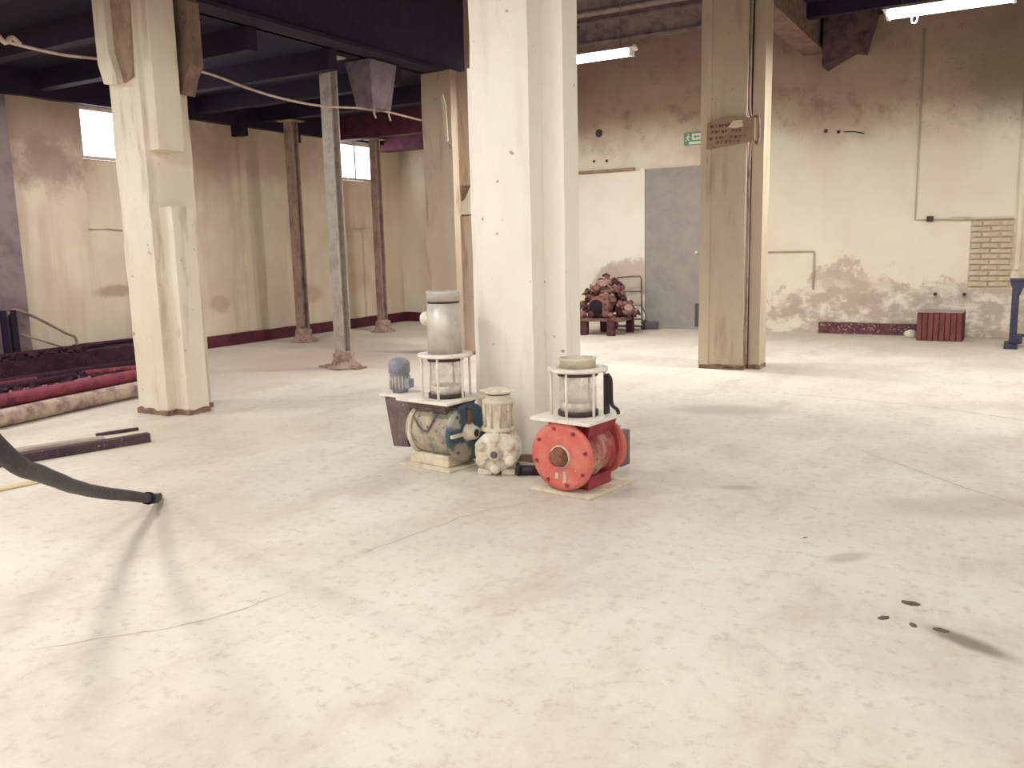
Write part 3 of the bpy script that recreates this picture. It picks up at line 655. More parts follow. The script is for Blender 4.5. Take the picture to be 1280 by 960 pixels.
bm = new_bm(); tube(bm, [(-2.45, BY-0.02, 3.13), (-2.3, BY-0.02, 3.12), (-2.15, BY-0.02, 3.08)], 0.008, 5)
tag(obj('wire_stub', bm, M['darkband']), 'short dark wire stub on the upper back wall', 'wire')
for (p, q, l) in (((-1.05, 0.62), (-1.02, 0.62), 'small dark peg on the back wall above the crate, at left'), ((-0.66, 0.62), (-0.6, 0.62), 'small dark peg on the back wall above the crate, at right')):
    bm = new_bm(); cyl(bm, (p[0], BY, p[1]+0.02), (p[0], BY-0.07, p[1]+0.02), 0.025, n=10); tag(obj('wall_peg', bm, M['darkband']), l, 'peg')

# ------------------------------------------------------------------ rotary valve machines
def bolts(par, p, axis, R_, n, r, h, m, name='bolt', a0=0.0):
    d, a, b = basis(axis); p = Vector(p)
    for i in range(n):
        w = a0+2*PI*i/n; c = p+(a*math.cos(w)+b*math.sin(w))*R_
        bm = new_bm(); cyl(bm, c, c+d*h, r, n=6); obj(name, bm, m, par)
def cage(t, z0, z1, rg, rr, rods, wm, seal_top=True, a0=0.2):
    # sight glass between two plates with tie rods
    bm = new_bm(); lathe(bm, (0, 0, 0), (0, 0, 1), [(z0+0.01, rg), (z1-0.01, rg), (z1-0.01, rg-0.006), (z0+0.01, rg-0.006)], 32, closed=True); obj('sight_glass', bm, M['glass'], t)
    for z, mm in ((z0, M['darkband']), (z1-0.03, M['darkband'])):
        bm = new_bm(); lathe(bm, (0, 0, 0), (0, 0, 1), [(z, rg+0.007), (z+0.03, rg+0.007), (z+0.03, rg-0.012), (z, rg-0.012)], 32, closed=True); obj('seal_ring', bm, mm, t)
    bm = new_bm(); lathe(bm, (0, 0, 0), (0, 0, 1), [(z0+0.03, rg-0.012), (z0+0.085, rg-0.012), (z0+0.085, rg-0.02), (z0+0.03, rg-0.02)], 32, closed=True); obj('inner_sleeve', bm, M['white_metal'], t)
    for i in range(rods):
        w = a0+2*PI*i/rods; bm = new_bm(); cyl(bm, (rr*math.cos(w), rr*math.sin(w), z0-0.02), (rr*math.cos(w), rr*math.sin(w), z1+0.03), 0.0085, n=8); obj('tie_rod', bm, wm, t)

# --- red valve
t = thing('rotary_valve', 'red round-bodied rotary valve with a white sight-glass cage, right of the middle column', 'machine', (-2.285, 4.74, 0), math.radians(-8)); t.scale = (1, 1, 0.955)
bm = new_bm(); bx(bm, -0.225, 0.225, -0.27, 0.27, 0.0, 0.018, bev=0.004); obj('base_plate', bm, M['cream'], t)
bm = new_bm(); bx(bm, -0.13, 0.13, -0.14, 0.12, 0.018, 0.10, bev=0.01); obj('saddle', bm, M['red_dark'], t)
zc = 0.245; Y = (0, 1, 0)
bm = new_bm(); lathe(bm, (0, 0, zc), Y, [(-0.22, 0.10), (-0.21, 0.165), (-0.07, 0.168), (-0.065, 0.182), (-0.045, 0.182), (-0.04, 0.168), (0.06, 0.168), (0.065, 0.182), (0.085, 0.182), (0.09, 0.165), (0.15, 0.165)], 40); obj('body', bm, M['red_dusty'], t)
bm = new_bm(); lathe(bm, (0, 0, zc), Y, [(-0.25, 0.19), (-0.245, 0.220), (-0.222, 0.222), (-0.215, 0.21)], 48); obj('front_cover', bm, M['red'], t)
bm = new_bm(); lathe(bm, (0, 0, zc), Y, [(0.15, 0.19), (0.155, 0.205), (0.18, 0.205), (0.185, 0.19)], 48); obj('rear_cover', bm, M['red'], t)
bm = new_bm(); lathe(bm, (-0.005, 0, zc), Y, [(-0.295, 0.030), (-0.29, 0.055), (-0.26, 0.060), (-0.248, 0.064)], 28); h = obj('bearing_hub', bm, M['rustbrown'], t)
bm = new_bm(); lathe(bm, (-0.005, 0, zc), Y, [(-0.258, 0.064), (-0.258, 0.072), (-0.245, 0.076), (-0.245, 0.064)], 28, closed=True); obj('hub_ring', bm, M['cream'], t)
bolts(t, (0, -0.248, zc), (0, -1, 0), 0.185, 8, 0.012, 0.012, M['red_dark'], a0=0.25)
for w, ln in ((-1.35, 0.07), (-1.8, 0.04)):
    bm = new_bm(); c = Vector((math.cos(w)*0.13, -0.25, zc+math.sin(w)*0.13)); bx(bm, c.x-0.012, c.x+0.012, c.y-0.004, c.y+0.004, c.z-ln/2, c.z+ln/2, bev=0.002); obj('scrape_mark', bm, M['cream'], t)
bm = new_bm()
A = [bm.verts.new(v) for v in ((-0.13, -0.15, 0.36), (0.13, -0.15, 0.36), (0.13, 0.13, 0.36), (-0.13, 0.13, 0.36))]; B = [bm.verts.new(v) for v in ((-0.16, -0.17, 0.465), (0.16, -0.17, 0.465), (0.16, 0.15, 0.465), (-0.16, 0.15, 0.465))]
for i in range(4): bm.faces.new((A[i], A[(i+1) % 4], B[(i+1) % 4], B[i]))
bm.faces.new(A); bm.faces.new(B); obj('inlet_neck', bm, M['red_dark'], t)
bm = new_bm(); bx(bm, -0.215, 0.215, -0.215, 0.205, 0.465, 0.488, bev=0.004); obj('top_plate', bm, M['white_metal'], t)
bm = new_bm(); prism(bm, [(-0.06, 0.10), (0.07, 0.08), (0.075, 0.36), (-0.02, 0.40)], lambda a, b, h: Vector((a+0.03, h, b)), 0.186, 0.27); obj('gear_housing', bm, M['gear'], t)
bm = new_bm(); bx(bm, 0.106, 0.16, 0.19, 0.30, 0.1, 0.34, bev=0.006); obj('motor_bracket', bm, M['gear'], t)
cage(t, 0.488, 0.775, 0.118, 0.165, 6, M['white_metal'], a0=-PI/2+0.15)
bm = new_bm(); lathe(bm, (0, 0, 0), (0, 0, 1), [(0.775, 0.10), (0.775, 0.185), (0.795, 0.187), (0.797, 0.10)], 40, closed=True); obj('top_flange', bm, M['white_metal'], t)
bm = new_bm(); lathe(bm, (0, 0, 0), (0, 0, 1), [(0.795, 0.112), (0.845, 0.110), (0.85, 0.117), (0.858, 0.115), (0.858, 0.10), (0.795, 0.10)], 40, closed=True); obj('collar', bm, M['cream'], t)
bm = new_bm(); bx(bm, 0.17, 0.185, 0.02, 0.075, 0.50, 0.76, bev=0.004); obj('level_switch', bm, M['black'], t)
bm = new_bm(); tube(bm, smooth_path([(0.18, 0.05, 0.75), (0.205, 0.05, 0.72), (0.205, 0.06, 0.57), (0.23, 0.08, 0.53), (0.235, 0.09, 0.50)], 5), 0.012, 8); obj('switch_cable', bm, M['black'], t)

def shift_up(t, names, dy):
    for o in bpy.data.objects:
        if o.parent == t and o.name.split('.')[0] in names: o.location.y += dy
UP = ('top_plate', 'sight_glass', 'seal_ring', 'inner_sleeve', 'tie_rod', 'top_flange', 'collar', 'level_switch', 'switch_cable', 'pipe', 'gasket', 'pipe_collar', 'side_plug')
shift_up(t, UP, -0.055)
# --- blue valve
t = thing('rotary_valve', 'blue round-bodied rotary valve with a tall galvanised pipe on top, left of the middle column', 'machine', (-3.405, 4.815, 0), math.radians(83)); t.scale = (1, 1, 0.97)
bm = new_bm(); bx(bm, -0.20, 0.20, -0.22, 0.26, 0.0, 0.016, bev=0.004); obj('base_plate', bm, M['cream'], t)
bm = new_bm(); bx(bm, -0.14, 0.14, -0.16, 0.2, 0.016, 0.10, bev=0.01); obj('saddle', bm, M['cream'], t)
zc = 0.262
bm = new_bm(); lathe(bm, (0, 0, zc), Y, [(-0.20, 0.10), (-0.195, 0.185), (-0.03, 0.188), (-0.025, 0.198), (-0.005, 0.198), (0.0, 0.188), (0.12, 0.188), (0.20, 0.175), (0.24, 0.13), (0.27, 0.10)], 40); obj('body', bm, M['blue_dusty'], t)
bm = new_bm(); lathe(bm, (0, 0, zc), Y, [(0.13, 0.186), (0.13, 0.208), (0.155, 0.208), (0.155, 0.18)], 44, closed=True); obj('rear_flange', bm, M['cream'], t)
bm = new_bm(); lathe(bm, (0, 0, zc), Y, [(-0.235, 0.18), (-0.23, 0.208), (-0.205, 0.21), (-0.20, 0.20)], 48); obj('front_cover', bm, M['blue'], t)
bm = new_bm(); bx(bm, -0.20, 0.22, -0.262, -0.236, zc-0.012, zc+0.012, bev=0.003); obj('cover_strap', bm, M['cream'], t)
bm = new_bm(); lathe(bm, (0, 0, zc), Y, [(-0.30, 0.03), (-0.295, 0.045), (-0.24, 0.06), (-0.235, 0.07)], 24); obj('bearing_hub', bm, M['cream'], t)
bm = new_bm(); lathe(bm, (0, 0, zc), Y, [(-0.303, 0.012), (-0.302, 0.026), (-0.298, 0.026)], 18); obj('shaft_end', bm, M['darkband'], t)
bolts(t, (0, -0.235, zc), (0, -1, 0), 0.178, 8, 0.011, 0.012, M['gear'])
bm = new_bm(); bx(bm, -0.02, 0.01, -0.25, -0.236, 0.32, 0.42, bev=0.003); obj('name_plate', bm, M['rustbrown'], t)
bm = new_bm()
A = [bm.verts.new(v) for v in ((-0.12, -0.14, 0.38), (0.12, -0.14, 0.38), (0.12, 0.16, 0.38), (-0.12, 0.16, 0.38))]; B = [bm.verts.new(v) for v in ((-0.18, -0.17, 0.478), (0.18, -0.17, 0.478), (0.18, 0.19, 0.478), (-0.18, 0.19, 0.478))]
for i in range(4): bm.faces.new((A[i], A[(i+1) % 4], B[(i+1) % 4], B[i]))
bm.faces.new(A); bm.faces.new(B); obj('inlet_neck', bm, M['gear'], t)
bm = new_bm(); bx(bm, -0.22, 0.22, -0.235, 0.24, 0.478, 0.498, bev=0.004); obj('top_plate', bm, M['white_metal'], t)
bm = new_bm(); prism(bm, [(0.22, 0.40), (0.27, 0.22), (0.25, 0.11), (0.40, 0.10), (0.43, 0.25), (0.47, 0.47), (0.22, 0.47)], lambda a, b, h: Vector((h, a, b)), -0.10, 0.10); obj('gear_housing', bm, M['gear'], t)
bm = new_bm(); bx(bm, -0.11, 0.13, 0.25, 0.52, 0.47, 0.49, bev=0.004); obj('motor_plate', bm, M['white_metal'], t)
bm = new_bm(); lathe(bm, (0, 0.41, 0), (0, 0, 1), [(0.49, 0.055), (0.51, 0.055), (0.515, 0.07), (0.62, 0.072), (0.63, 0.066), (0.64, 0.078), (0.71, 0.078), (0.73, 0.068), (0.745, 0.045), (0.75, 0.02)], 28); mo = obj('motor', bm, M['motor'], t)
for i in range(18):
    w = 2*PI*i/18; bm = new_bm(); cyl(bm, (0.074*math.cos(w), 0.41+0.074*math.sin(w), 0.52), (0.074*math.cos(w), 0.41+0.074*math.sin(w), 0.615), 0.004, n=5); obj('cooling_fin', bm, M['cream'], mo)
bm = new_bm(); bx(bm, -0.03, 0.03, 0.295, 0.345, 0.53, 0.60, bev=0.006); obj('terminal_box', bm, M['motor'], t)
bm = new_bm(); tube(bm, smooth_path([(-0.196, 0.10, 0.38), (-0.205, 0.03, 0.30), (-0.206, -0.03, 0.28), (-0.205, -0.06, 0.31), (-0.18, -0.10, 0.40)], 5), 0.008, 6); obj('cable', bm, M['gear'], t)
cage(t, 0.498, 0.79, 0.118, 0.168, 6, M['white_metal'], a0=-PI/2-1.18)
bm = new_bm(); lathe(bm, (0, 0, 0), (0, 0, 1), [(0.79, 0.10), (0.79, 0.19), (0.81, 0.192), (0.815, 0.10)], 40, closed=True); obj('top_flange', bm, M['white_metal'], t)
bm = new_bm(); lathe(bm, (0, 0, 0), (0, 0, 1), [(0.81, 0.118), (1.165, 0.112), (1.165, 0.10), (0.81, 0.10)], 40, closed=True); obj('pipe', bm, M['galv'], t)
bm = new_bm(); lathe(bm, (0, 0, 0), (0, 0, 1), [(1.165, 0.109), (1.18, 0.109), (1.18, 0.10), (1.165, 0.10)], 40, closed=True); obj('gasket', bm, M['darkband'], t)
bm = new_bm(); lathe(bm, (0, 0, 0), (0, 0, 1), [(1.18, 0.117), (1.235, 0.116), (1.24, 0.119), (1.25, 0.117), (1.25, 0.104), (1.18, 0.104)], 40, closed=True); obj('pipe_collar', bm, M['galv'], t)
bm = new_bm(); lathe(bm, (0, 0.125, 1.05), Y, [(0, 0.035), (0.02, 0.04), (0.035, 0.052), (0.055, 0.05), (0.07, 0.025)], 20); obj('side_plug', bm, M['white_metal'], t)

shift_up(t, UP[1:], -0.04)
# --- small pump
t = thing('small_pump', 'small cream-white cast pump between the blue and the red valves', 'pump', (-2.945, 4.80, 0), math.radians(20)); t.scale = (1.06, 1.0, 1.0)
bm = new_bm(); lathe(bm, (0, 0, 0.155), Y, [(-0.13, 0.09), (-0.12, 0.125), (-0.08, 0.138), (0.06, 0.138), (0.11, 0.12), (0.12, 0.08)], 32); obj('casing', bm, M['castwhite'], t, rough_k=0.004)
for i in range(6):
    w = PI/6+i*PI/3
    bm = new_bm(); lathe(bm, (math.cos(w)*0.105, 0, 0.155+math.sin(w)*0.105), Y, [(-0.155, 0.018), (-0.148, 0.032), (-0.10, 0.036), (0.02, 0.036)], 14); obj('lobe', bm, M['castwhite'], t, rough_k=0.003)
bm = new_bm(); lathe(bm, (0, 0, 0.155), Y, [(-0.175, 0.030), (-0.17, 0.042), (-0.13, 0.052), (-0.125, 0.055)], 22); obj('shaft_boss', bm, M['cream'], t)
bm = new_bm(); lathe(bm, (0, 0, 0.155), Y, [(-0.179, 0.018), (-0.176, 0.024), (-0.17, 0.024)], 16); obj('shaft_end', bm, M['gear'], t)
for i in range(3):
    w = PI/2+i*2*PI/3; bm = new_bm(); d = Vector((math.cos(w), 0, math.sin(w))); c0 = Vector((0, -0.14, 0.155)); tube(bm, [c0+d*0.045, c0+d*0.115], 0.011, 6); obj('rib', bm, M['castwhite'], t)
for s in (-1, 1):
    bm = new_bm(); bx(bm, s*0.075-0.045, s*0.075+0.045, -0.11, 0.10, 0.0, 0.045, bev=0.01); obj('foot', bm, M['castwhite'], t, rough_k=0.003)
bm = new_bm(); lathe(bm, (0, 0, 0), (0, 0, 1), [(0.27, 0.07), (0.285, 0.105), (0.31, 0.107), (0.315, 0.084), (0.46, 0.090), (0.47, 0.102), (0.495, 0.102), (0.50, 0.08), (0.53, 0.078)], 30); nk = obj('neck', bm, M['cream'], t)
for i in range(10):
    w = 2*PI*i/10; bm = new_bm(); cyl(bm, (0.092*math.cos(w), 0.092*math.sin(w), 0.315), (0.096*math.cos(w), 0.096*math.sin(w), 0.47), 0.007, n=6); obj('neck_rib', bm, M['cream'], nk)
bm = new_bm(); lathe(bm, (0, 0, 0), (0, 0, 1), [(0.53, 0.075), (0.538, 0.075), (0.538, 0.06)], 26); obj('gasket', bm, M['darkband'], t)
bm = new_bm(); lathe(bm, (0, 0, 0), (0, 0, 1), [(0.538, 0.085), (0.548, 0.09), (0.558, 0.085), (0.575, 0.05)], 26); obj('lid', bm, M['castwhite'], t)
for a, b in ((-0.115, -0.07), (0.07, 0.125)):
    bm = new_bm(); bx(bm, a, b, -0.018, 0.018, 0.545, 0.56, bev=0.004); obj('lid_ear', bm, M['castwhite'], t)

o = thing('pipe_fitting', 'small black pipe fitting on the floor between the pump and the red valve', 'fitting', (-2.70, 4.80, 0), 0.5)
bm = new_bm(); cyl(bm, (-0.08, 0, 0.035), (0.08, 0, 0.035), 0.033, n=14); obj('barrel', bm, M['black'], o)
bm = new_bm(); lathe(bm, (-0.10, 0, 0.045), (1, 0, 0), [(0, 0.03), (0.005, 0.045), (0.025, 0.045), (0.03, 0.03)], 16); obj('flange', bm, M['black'], o)

# ------------------------------------------------------------------ rusty machinery near the white panel
t = thing('rusty_machine', 'heap-like rusty machine of valves and flanges on stubby black legs, left of the grey door', 'machine', (-5.98, 13.35, 0), 0.1); t.scale = (1, 1, 0.87)
for x, y in ((-0.28, -0.32), (0.20, -0.36), (-0.14, 0.30), (0.33, 0.28)):
    bm = new_bm(); bx(bm, x-0.06, x+0.06, y-0.06, y+0.06, 0.03, 0.30, bev=0.008); cyl(bm, (x, y, 0), (x, y, 0.035), 0.07, n=10); obj('leg', bm, M['rust_dark'], t)
bm = new_bm(); bx(bm, -0.36, 0.38, -0.40, -0.34, 0.27, 0.33, bev=0.01); bx(bm, -0.36, 0.38, 0.32, 0.38, 0.26, 0.34, bev=0.01); bx(bm, -0.36, -0.30, -0.34, 0.32, 0.26, 0.34, bev=0.01); bx(bm, 0.32, 0.38, -0.34, 0.32, 0.26, 0.34, bev=0.01)
bx(bm, -0.30, 0.32, -0.34, 0.32, 0.29, 0.33); obj('bed_frame', bm, M['rust'], t)
bm = new_bm(); lathe(bm, (-0.02, 0, 0.56), Y, [(-0.38, 0.12), (-0.36, 0.18), (-0.30, 0.2), (0.2, 0.2), (0.3, 0.15)], 24); obj('drum', bm, M['rust'], t, rough_k=0.01)
bm = new_bm(); lathe(bm, (-0.05, -0.385, 0.53), Y, [(-0.004, 0.02), (-0.002, 0.125), (0.006, 0.128)], 20)
for v in bm.verts: v.co.z = 0.53+(v.co.z-0.53)*1.25
obj('opening', bm, M['void'], t)
bm = new_bm(); bx(bm, 0.06, 0.17, -0.41, -0.37, 0.36, 0.78, bev=0.01); obj('cover_plate', bm, M['rust'], t)
for z in (0.5, 0.6, 0.7):
    bm = new_bm(); cyl(bm, (0.115, -0.41, z), (0.115, -0.425, z), 0.018, n=8); obj('bolt', bm, M['rust_dark'], t)
bm = new_bm(); lathe(bm, (0.22, 0, 0.50), (1, 0, -0.1), [(0.0, 0.17), (0.12, 0.16), (0.2, 0.12), (0.22, 0.06)], 20); obj('end_bell', bm, M['rust'], t, rough_k=0.01)
rr = random.Random(11)
for k in range(80):
    # valves and stubs piled to a cone: broad at the bottom, one stack in the middle on top
    z = 0.36+0.66*(k/80)**1.0; wd = 0.54*(1-(z-0.36)/0.80)+0.05; a = rr.uniform(0, 2*PI)
    rad = wd*rr.uniform(0.72, 1.12); x = rad*math.cos(a)*1.0; y = rad*math.sin(a)*0.75
    d = Vector((math.cos(a)+rr.uniform(-.5, .5), math.sin(a)+rr.uniform(-.5, .5), rr.uniform(-0.2, 0.9))).normalized()
    p = Vector((x, y, z))-d*0.05; s = rr.uniform(0.6, 1.35); bm = new_bm()
    lathe(bm, p, d, [(-0.04*s, 0.03*s), (0.0, 0.062*s), (0.02*s, 0.065*s), (0.025*s, 0.034*s), (0.07*s, 0.032*s), (0.075*s, 0.056*s), (0.095*s, 0.056*s), (0.10*s, 0.025*s)], 12)
    obj('valve_body', bm, M[rr.choice(('rust', 'rust_light', 'rust_light', 'rust_dark', 'rust'))], t)
bm = new_bm(); lathe(bm, (0.02, -0.05, 0.80), (0, 0, 1), [(0, 0.16), (0.05, 0.15), (0.10, 0.09), (0.2, 0.08), (0.22, 0.11), (0.25, 0.11), (0.26, 0.05), (0.33, 0.04)], 18); obj('stack', bm, M['rust'], t, rough_k=0.01)
bm = new_bm(); tube(bm, [(-0.05, -0.05, 1.12), (0.02, -0.05, 1.16), (0.08, -0.05, 1.11)], 0.02, 8); obj('handwheel', bm, M['rust_dark'], t)
# hand trolley behind
t = thing('hand_trolley', 'tubular pale grey hand trolley behind the rusty machine', 'trolley', (-5.78, 14.12, 0), 0.1); t.scale = (1, 1, 0.93)
bm = new_bm(); tube(bm, [(-0.32, 0, 0.98), (-0.05, 0, 1.0), (0.1, 0, 1.0), (0.12, 0, 0.95), (0.13, 0, 0.1)], 0.016, 8); tube(bm, [(-0.32, 0, 0.98), (-0.33, 0, 0.1)], 0.016, 8); obj('frame', bm, M['gear'], t)
for z in (0.72, 0.46, 0.2):
    bm = new_bm(); tube(bm, [(-0.32, 0, z), (0.125, 0, z)], 0.013, 8); obj('crossbar', bm, M['gear'], t)
bm = new_bm(); bx(bm, -0.33, 0.13, -0.18, 0.02, 0.06, 0.08, bev=0.004); obj('toe_plate', bm, M['gear'], t)
for x in (-0.36, 0.17):
    bm = new_bm(); lathe(bm, (x-0.02, 0.05, 0.085), (1, 0, 0), [(0, 0.05), (0.005, 0.085), (0.035, 0.085), (0.04, 0.05)], 16); obj('wheel', bm, M['black'], t)
bm = new_bm(); tube(bm, smooth_path([(0.14, -0.02, 0.42), (0.2, -0.02, 0.3), (0.2, -0.02, 0.2), (0.13, -0.02, 0.15)], 4), 0.013, 8); obj('handle', bm, M['gear'], t)
o = thing('caster_block', 'small dark block on the floor at the foot of the door jamb', 'block', (-5.50, 14.16, 0), 0.3)
bm = new_bm(); bx(bm, -0.10, 0.14, -0.06, 0.06, 0.02, 0.14, bev=0.02); obj('block', bm, M['door_dark'], o)
bm = new_bm(); lathe(bm, (-0.12, -0.08, 0.05), Y, [(0, 0.03), (0.005, 0.05), (0.03, 0.05), (0.035, 0.03)], 14); obj('wheel', bm, M['black'], o)

# ------------------------------------------------------------------ crate, stone, trestle at right
t = thing('slatted_crate', 'red-brown slatted wooden crate on the floor by the back wall', 'crate', (-0.93, 13.98, 0), -0.02)
bm = new_bm(); bx(bm, -0.29, 0.29, -0.20, 0.20, 0.02, 0.40, bev=0.004); obj('core', bm, M['crate_shaded'], t)
for i in range(8):
    x = -0.29+0.0745*i; bm = new_bm(); bx(bm, x, x+0.064, -0.222, -0.20, 0.0, 0.40+0.006*(i % 3), bev=0.004); obj('slat', bm, M['crate'], t)
for i in range(5):
    y = -0.20+0.082*i; bm = new_bm(); bx(bm, 0.29, 0.31, y, y+0.07, 0.0, 0.41, bev=0.004); obj('slat', bm, M['crate_shaded'], t)
for i in range(4):
    y = -0.222+0.106*i; bm = new_bm(); bx(bm, -0.30, 0.31, y, y+0.10, 0.41, 0.43, bev=0.004); obj('lid_board', bm, M['timber_grey'], t)
bm = new_bm(); bmesh.ops.create_icosphere(bm, subdivisions=2, radius=0.09)
for v in bm.verts: v.co = Vector((v.co.x*1.1, v.co.y*0.8, max(v.co.z*0.8, -0.055)))
tag(obj('plaster_lump', bm, M['castwhite'], loc=(-1.34, 14.15, 0.055), rough_k=0.015), 'white lump of plaster on the floor left of the crate', 'plaster lump')
t = thing('work_trestle', 'dark blue steel trestle cut off by the right edge of the picture', 'trestle', (0.0, 13.35, 0))
for x in (0.0, 1.5):
    bm = new_bm(); bx(bm, x-0.045, x+0.045, -0.04, 0.04, 0.04, 0.88, bev=0.005); obj('leg', bm, M['navy'], t)
    s = 1 if x == 0 else -1
    bm = new_bm(); prism(bm, [(x-0.07, 0.88), (x-0.07, 0.84), (x, 0.72), (x+s*0.05, 0.70), (x+s*0.08, 0.79), (x+s*0.14, 0.84), (x+s*0.26, 0.86), (x+s*0.26, 0.88)], f2, -0.035, 0.035); obj('bracket', bm, M['navy'], t)
    bm = new_bm(); bx(bm, x-0.10, x+0.06, -0.30, 0.30, 0.0, 0.05, bev=0.01); obj('foot', bm, M['navy'], t)
    bm = new_bm(); bx(bm, x-0.045, x+0.11, -0.09, 0.05, 0.05, 0.17, bev=0.01); obj('shoe', bm, M['navy'], t)
bm = new_bm(); bx(bm, -0.08, 1.58, -0.05, 0.05, 0.88, 0.92, bev=0.004); obj('top_rail', bm, M['navy'], t)
bm = new_bm(); bx(bm, 0.045, 1.455, -0.02, 0.02, 0.14, 0.18, bev=0.004); obj('stretcher', bm, M['navy'], t)

# ------------------------------------------------------------------ lower left: kerb, scrap, pipes, beams, hose
bm = new_bm(); bx(bm, LX, LX+0.62, FY+0.2, 8.35, 0.0, 0.27); sub(bm, 0.2)
o = obj('trim_2', bm, M['heap'], rough_k=0.03); o['kind'] = 'structure'; o['label'] = 'low ragged maroon kerb along the foot of the left wall'
bars = [((-10.62, 4.2, .315), (-10.70, 7.2, .315), .035, 'long dark maroon bar on the kerb by the left wall'), ((-10.28, 4.4, .05), (-10.36, 7.6, .05), .045, 'long thick maroon bar on the floor against the kerb'),
        ((-10.92, 6.9, .305), (-10.85, 8.1, .305), .03, 'short dark bar on the kerb, next to the wall'), ((-10.10, 3.8, .045), (-10.16, 5.9, .045), .04, 'dull red bar on the floor, at the left picture edge'),
        ((-9.92, 4.6, .045), (-9.98, 6.3, .045), .04, 'dark maroon bar on the floor between the kerb and the red pipe'), ((-10.14, 6.5, .04), (-9.84, 7.4, .04), .035, 'short slanting dull red bar near the left column')]
for k, (a, b, r, l) in enumerate(bars):
    bm = new_bm(); tube(bm, [a, b], r, 8)
    tag(obj('scrap_bar', bm, M['pipe_red'] if 'red bar' in l else M['heap'], rough_k=0.006), l, 'scrap bar')
rr = random.Random(3); bm = new_bm()
for k in range(260):
    x = rr.choice((rr.uniform(-10.56, -10.5), rr.uniform(-10.22, -10.18), rr.uniform(-9.8, -9.6), rr.uniform(-10.08, -10.02))); y = rr.uniform(3.6, 6.8 if x < -9.7 else 6.4); s = rr.uniform(0.02, 0.07)
    if x > -10.6+0.0 and y > 7.3: continue
    zb = 0.28 if x < -10.48 else 0.0
    n0 = len(bm.verts); r_ = bmesh.ops.create_cube(bm, size=1.0, matrix=Matrix.Translation((x, y, zb+s*0.35)) @ Matrix.Rotation(rr.uniform(0, 3), 4, (rr.random(), rr.random(), rr.random()+.1)) @ Matrix.Diagonal((s*1.6, s, s*0.7, 1)))
tag(obj('rubble', bm, M['heap'], rough_k=0.01), 'dark maroon rubble strewn along the foot of the left wall', 'rubble', kind='stuff')
# stair handrail
t = thing('handrail', 'low rusty handrail sloping down by the left wall', 'handrail', (-10.85, 5.98, 0))
bm = new_bm(); tube(bm, smooth_path([(0, 0.06, 0.80), (0, 0.14, 0.86), (0, 0.38, 0.76), (0, 0.8, 0.50), (0, 0.92, 0.43), (0, 0.95, 0.22)], 4), 0.018, 8); obj('rail', bm, M['post_dark'], t)
bm = new_bm(); tube(bm, [(0, 0.12, 0.58), (0, 0.9, 0.25)], 0.012, 6); obj('lower_rail', bm, M['post_dark'], t)
for y, w in ((0.0, 0.03), (0.12, 0.035)):
    bm = new_bm(); bx(bm, -w, w, y-w, y+w, 0.20, 0.86, bev=0.004); obj('post', bm, M['beam'], t)
# pipes
def rod(name, p, q, r, m, label, cat, n=14):
    bm = new_bm(); P = Vector(p); Q = Vector(q); pts = [P.lerp(Q, i/10) for i in range(11)]
    tube(bm, pts, r, n); return tag(obj(name, bm, m, rough_k=0.004), label, cat)
rod('long_pipe', (-8.62, 3.4, 0.075), (-9.18, 7.2, 0.075), 0.07, M['pipe_red'], 'long dull red pipe on the floor behind the left column', 'pipe')
rod('long_pipe', (-7.60, 3.0, 0.085), (-8.19, 6.5, 0.085), 0.08, M['pipe_pale'], 'long dusty pale pipe on the floor in front of the red pipe', 'pipe')
def board(name, p, q, w, h, m, label, cat='timber', z=0.0):
    p = Vector(p+(0,)); q = Vector(q+(0,)); L = (q-p).length; bm = new_bm(); bx(bm, 0, L, -w/2, w/2, 0, h, bev=0.004); sub(bm, 0.3)
    o = obj(name, bm, m, rough_k=0.004, loc=(p.x, p.y, z+0.003)); o.rotation_euler = (0, 0, math.atan2(q.y-p.y, q.x-p.x)); return tag(o, label, cat)
board('timber_beam', (-6.52, 2.7), (-6.02, 4.37), 0.08, 0.07, M['timber_dark'], 'dark square timber on the floor beside the hose')
board('thin_board', (-6.96, 3.0), (-6.46, 4.26), 0.10, 0.022, M['timber_grey'], 'thin grey board on the floor behind the dark timber')
board('wood_sliver', (-6.62, 4.30), (-6.50, 4.62), 0.035, 0.025, M['timber_dark'], 'dark wood sliver on the floor behind the grey board')
board('yellow_board', (-5.76, 2.55), (-5.60, 3.34), 0.09, 0.012, M['timber_yellow'], 'pale yellow board on the floor beside the hose')
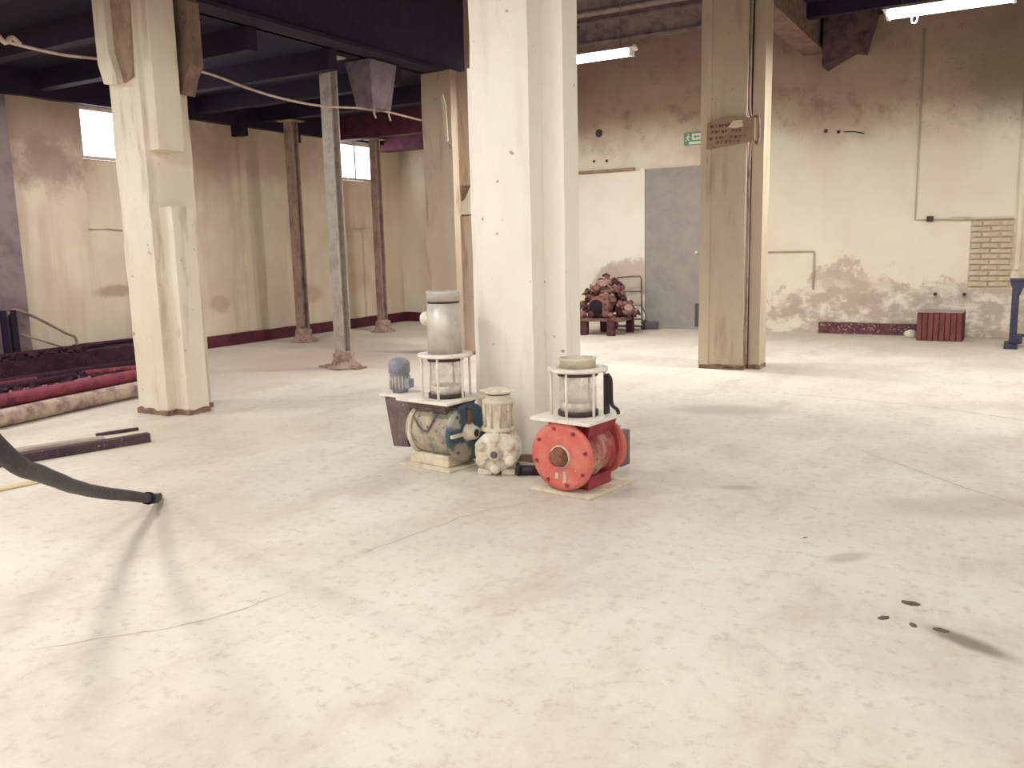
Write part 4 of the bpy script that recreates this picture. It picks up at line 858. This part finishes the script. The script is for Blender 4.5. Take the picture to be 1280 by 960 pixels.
# hose: its free end lies on the floor, the rest rises to a hook in the ceiling outside the picture
t = thing('black_hose', 'thick dirty black hose coming in at the left edge and ending on the floor', 'hose', (0, 0, 0))
bm = new_bm(); tube(bm, smooth_path([(-2.35, 0.60, 4.6), (-2.3, 0.62, 3.2), (-2.2, 0.75, 2.0), (-2.25, 1.0, 1.38), (-2.52, 1.34, 0.945), (-2.9, 1.68, 0.745), (-3.45, 2.16, 0.50), (-3.98, 2.70, 0.26), (-4.33, 3.12, 0.08), (-4.42, 3.22, 0.045)], 8), 0.03, 12)
obj('hose_body', bm, M['hose'], t, rough_k=0.003)
bm = new_bm(); tube(bm, [(-4.27, 3.05, 0.11), (-4.30, 3.09, 0.095)], 0.037, 12); obj('hose_clamp', bm, M['void'], t)
bm = new_bm(); tube(bm, [(-4.42, 3.22, 0.045), (-4.50, 3.30, 0.028), (-4.56, 3.35, 0.018)], 0.02, 8, rad=[0.026, 0.018, 0.008]); obj('frayed_end', bm, M['timber_dark'], t, rough_k=0.006)
bm = new_bm(); tube(bm, smooth_path([(-2.35, 0.60, ZR), (-2.35, 0.60, 4.62), (-2.40, 0.60, 4.56), (-2.34, 0.60, 4.52)], 4), 0.008, 6); obj('ceiling_hook', bm, M['darkband'], t)
# dirt crumbs on the floor at right
for k, (x, y, s, l) in enumerate(((-0.30, 3.72, 0.030, 'flat dark crumb of dirt farthest from the viewer, on the right part of the floor'), (-0.38, 3.52, 0.022, 'small dark crumb of dirt left of the long dark smear'),
        (-0.27, 3.50, 0.018, 'tiny dark crumb of dirt in the middle of the row beside the smear'), (-0.17, 3.50, 0.024, 'dark crumb of dirt touching the left tip of the long smear'), (-0.85, 4.35, 0.012, 'lone tiny dark crumb in the middle of the bare floor'))):
    bm = new_bm(); bmesh.ops.create_icosphere(bm, subdivisions=1, radius=s)
    for v in bm.verts: v.co = Vector((v.co.x*1.5, v.co.y*0.9, max(0, v.co.z)*0.3))
    o = obj('dirt_crumb', bm, M['debris'], loc=(x, y, 0.0), rough_k=0.003); o.rotation_euler = (0, 0, k)
    tag(o, l, 'dirt', 'dirt crumbs on the floor at the lower right')
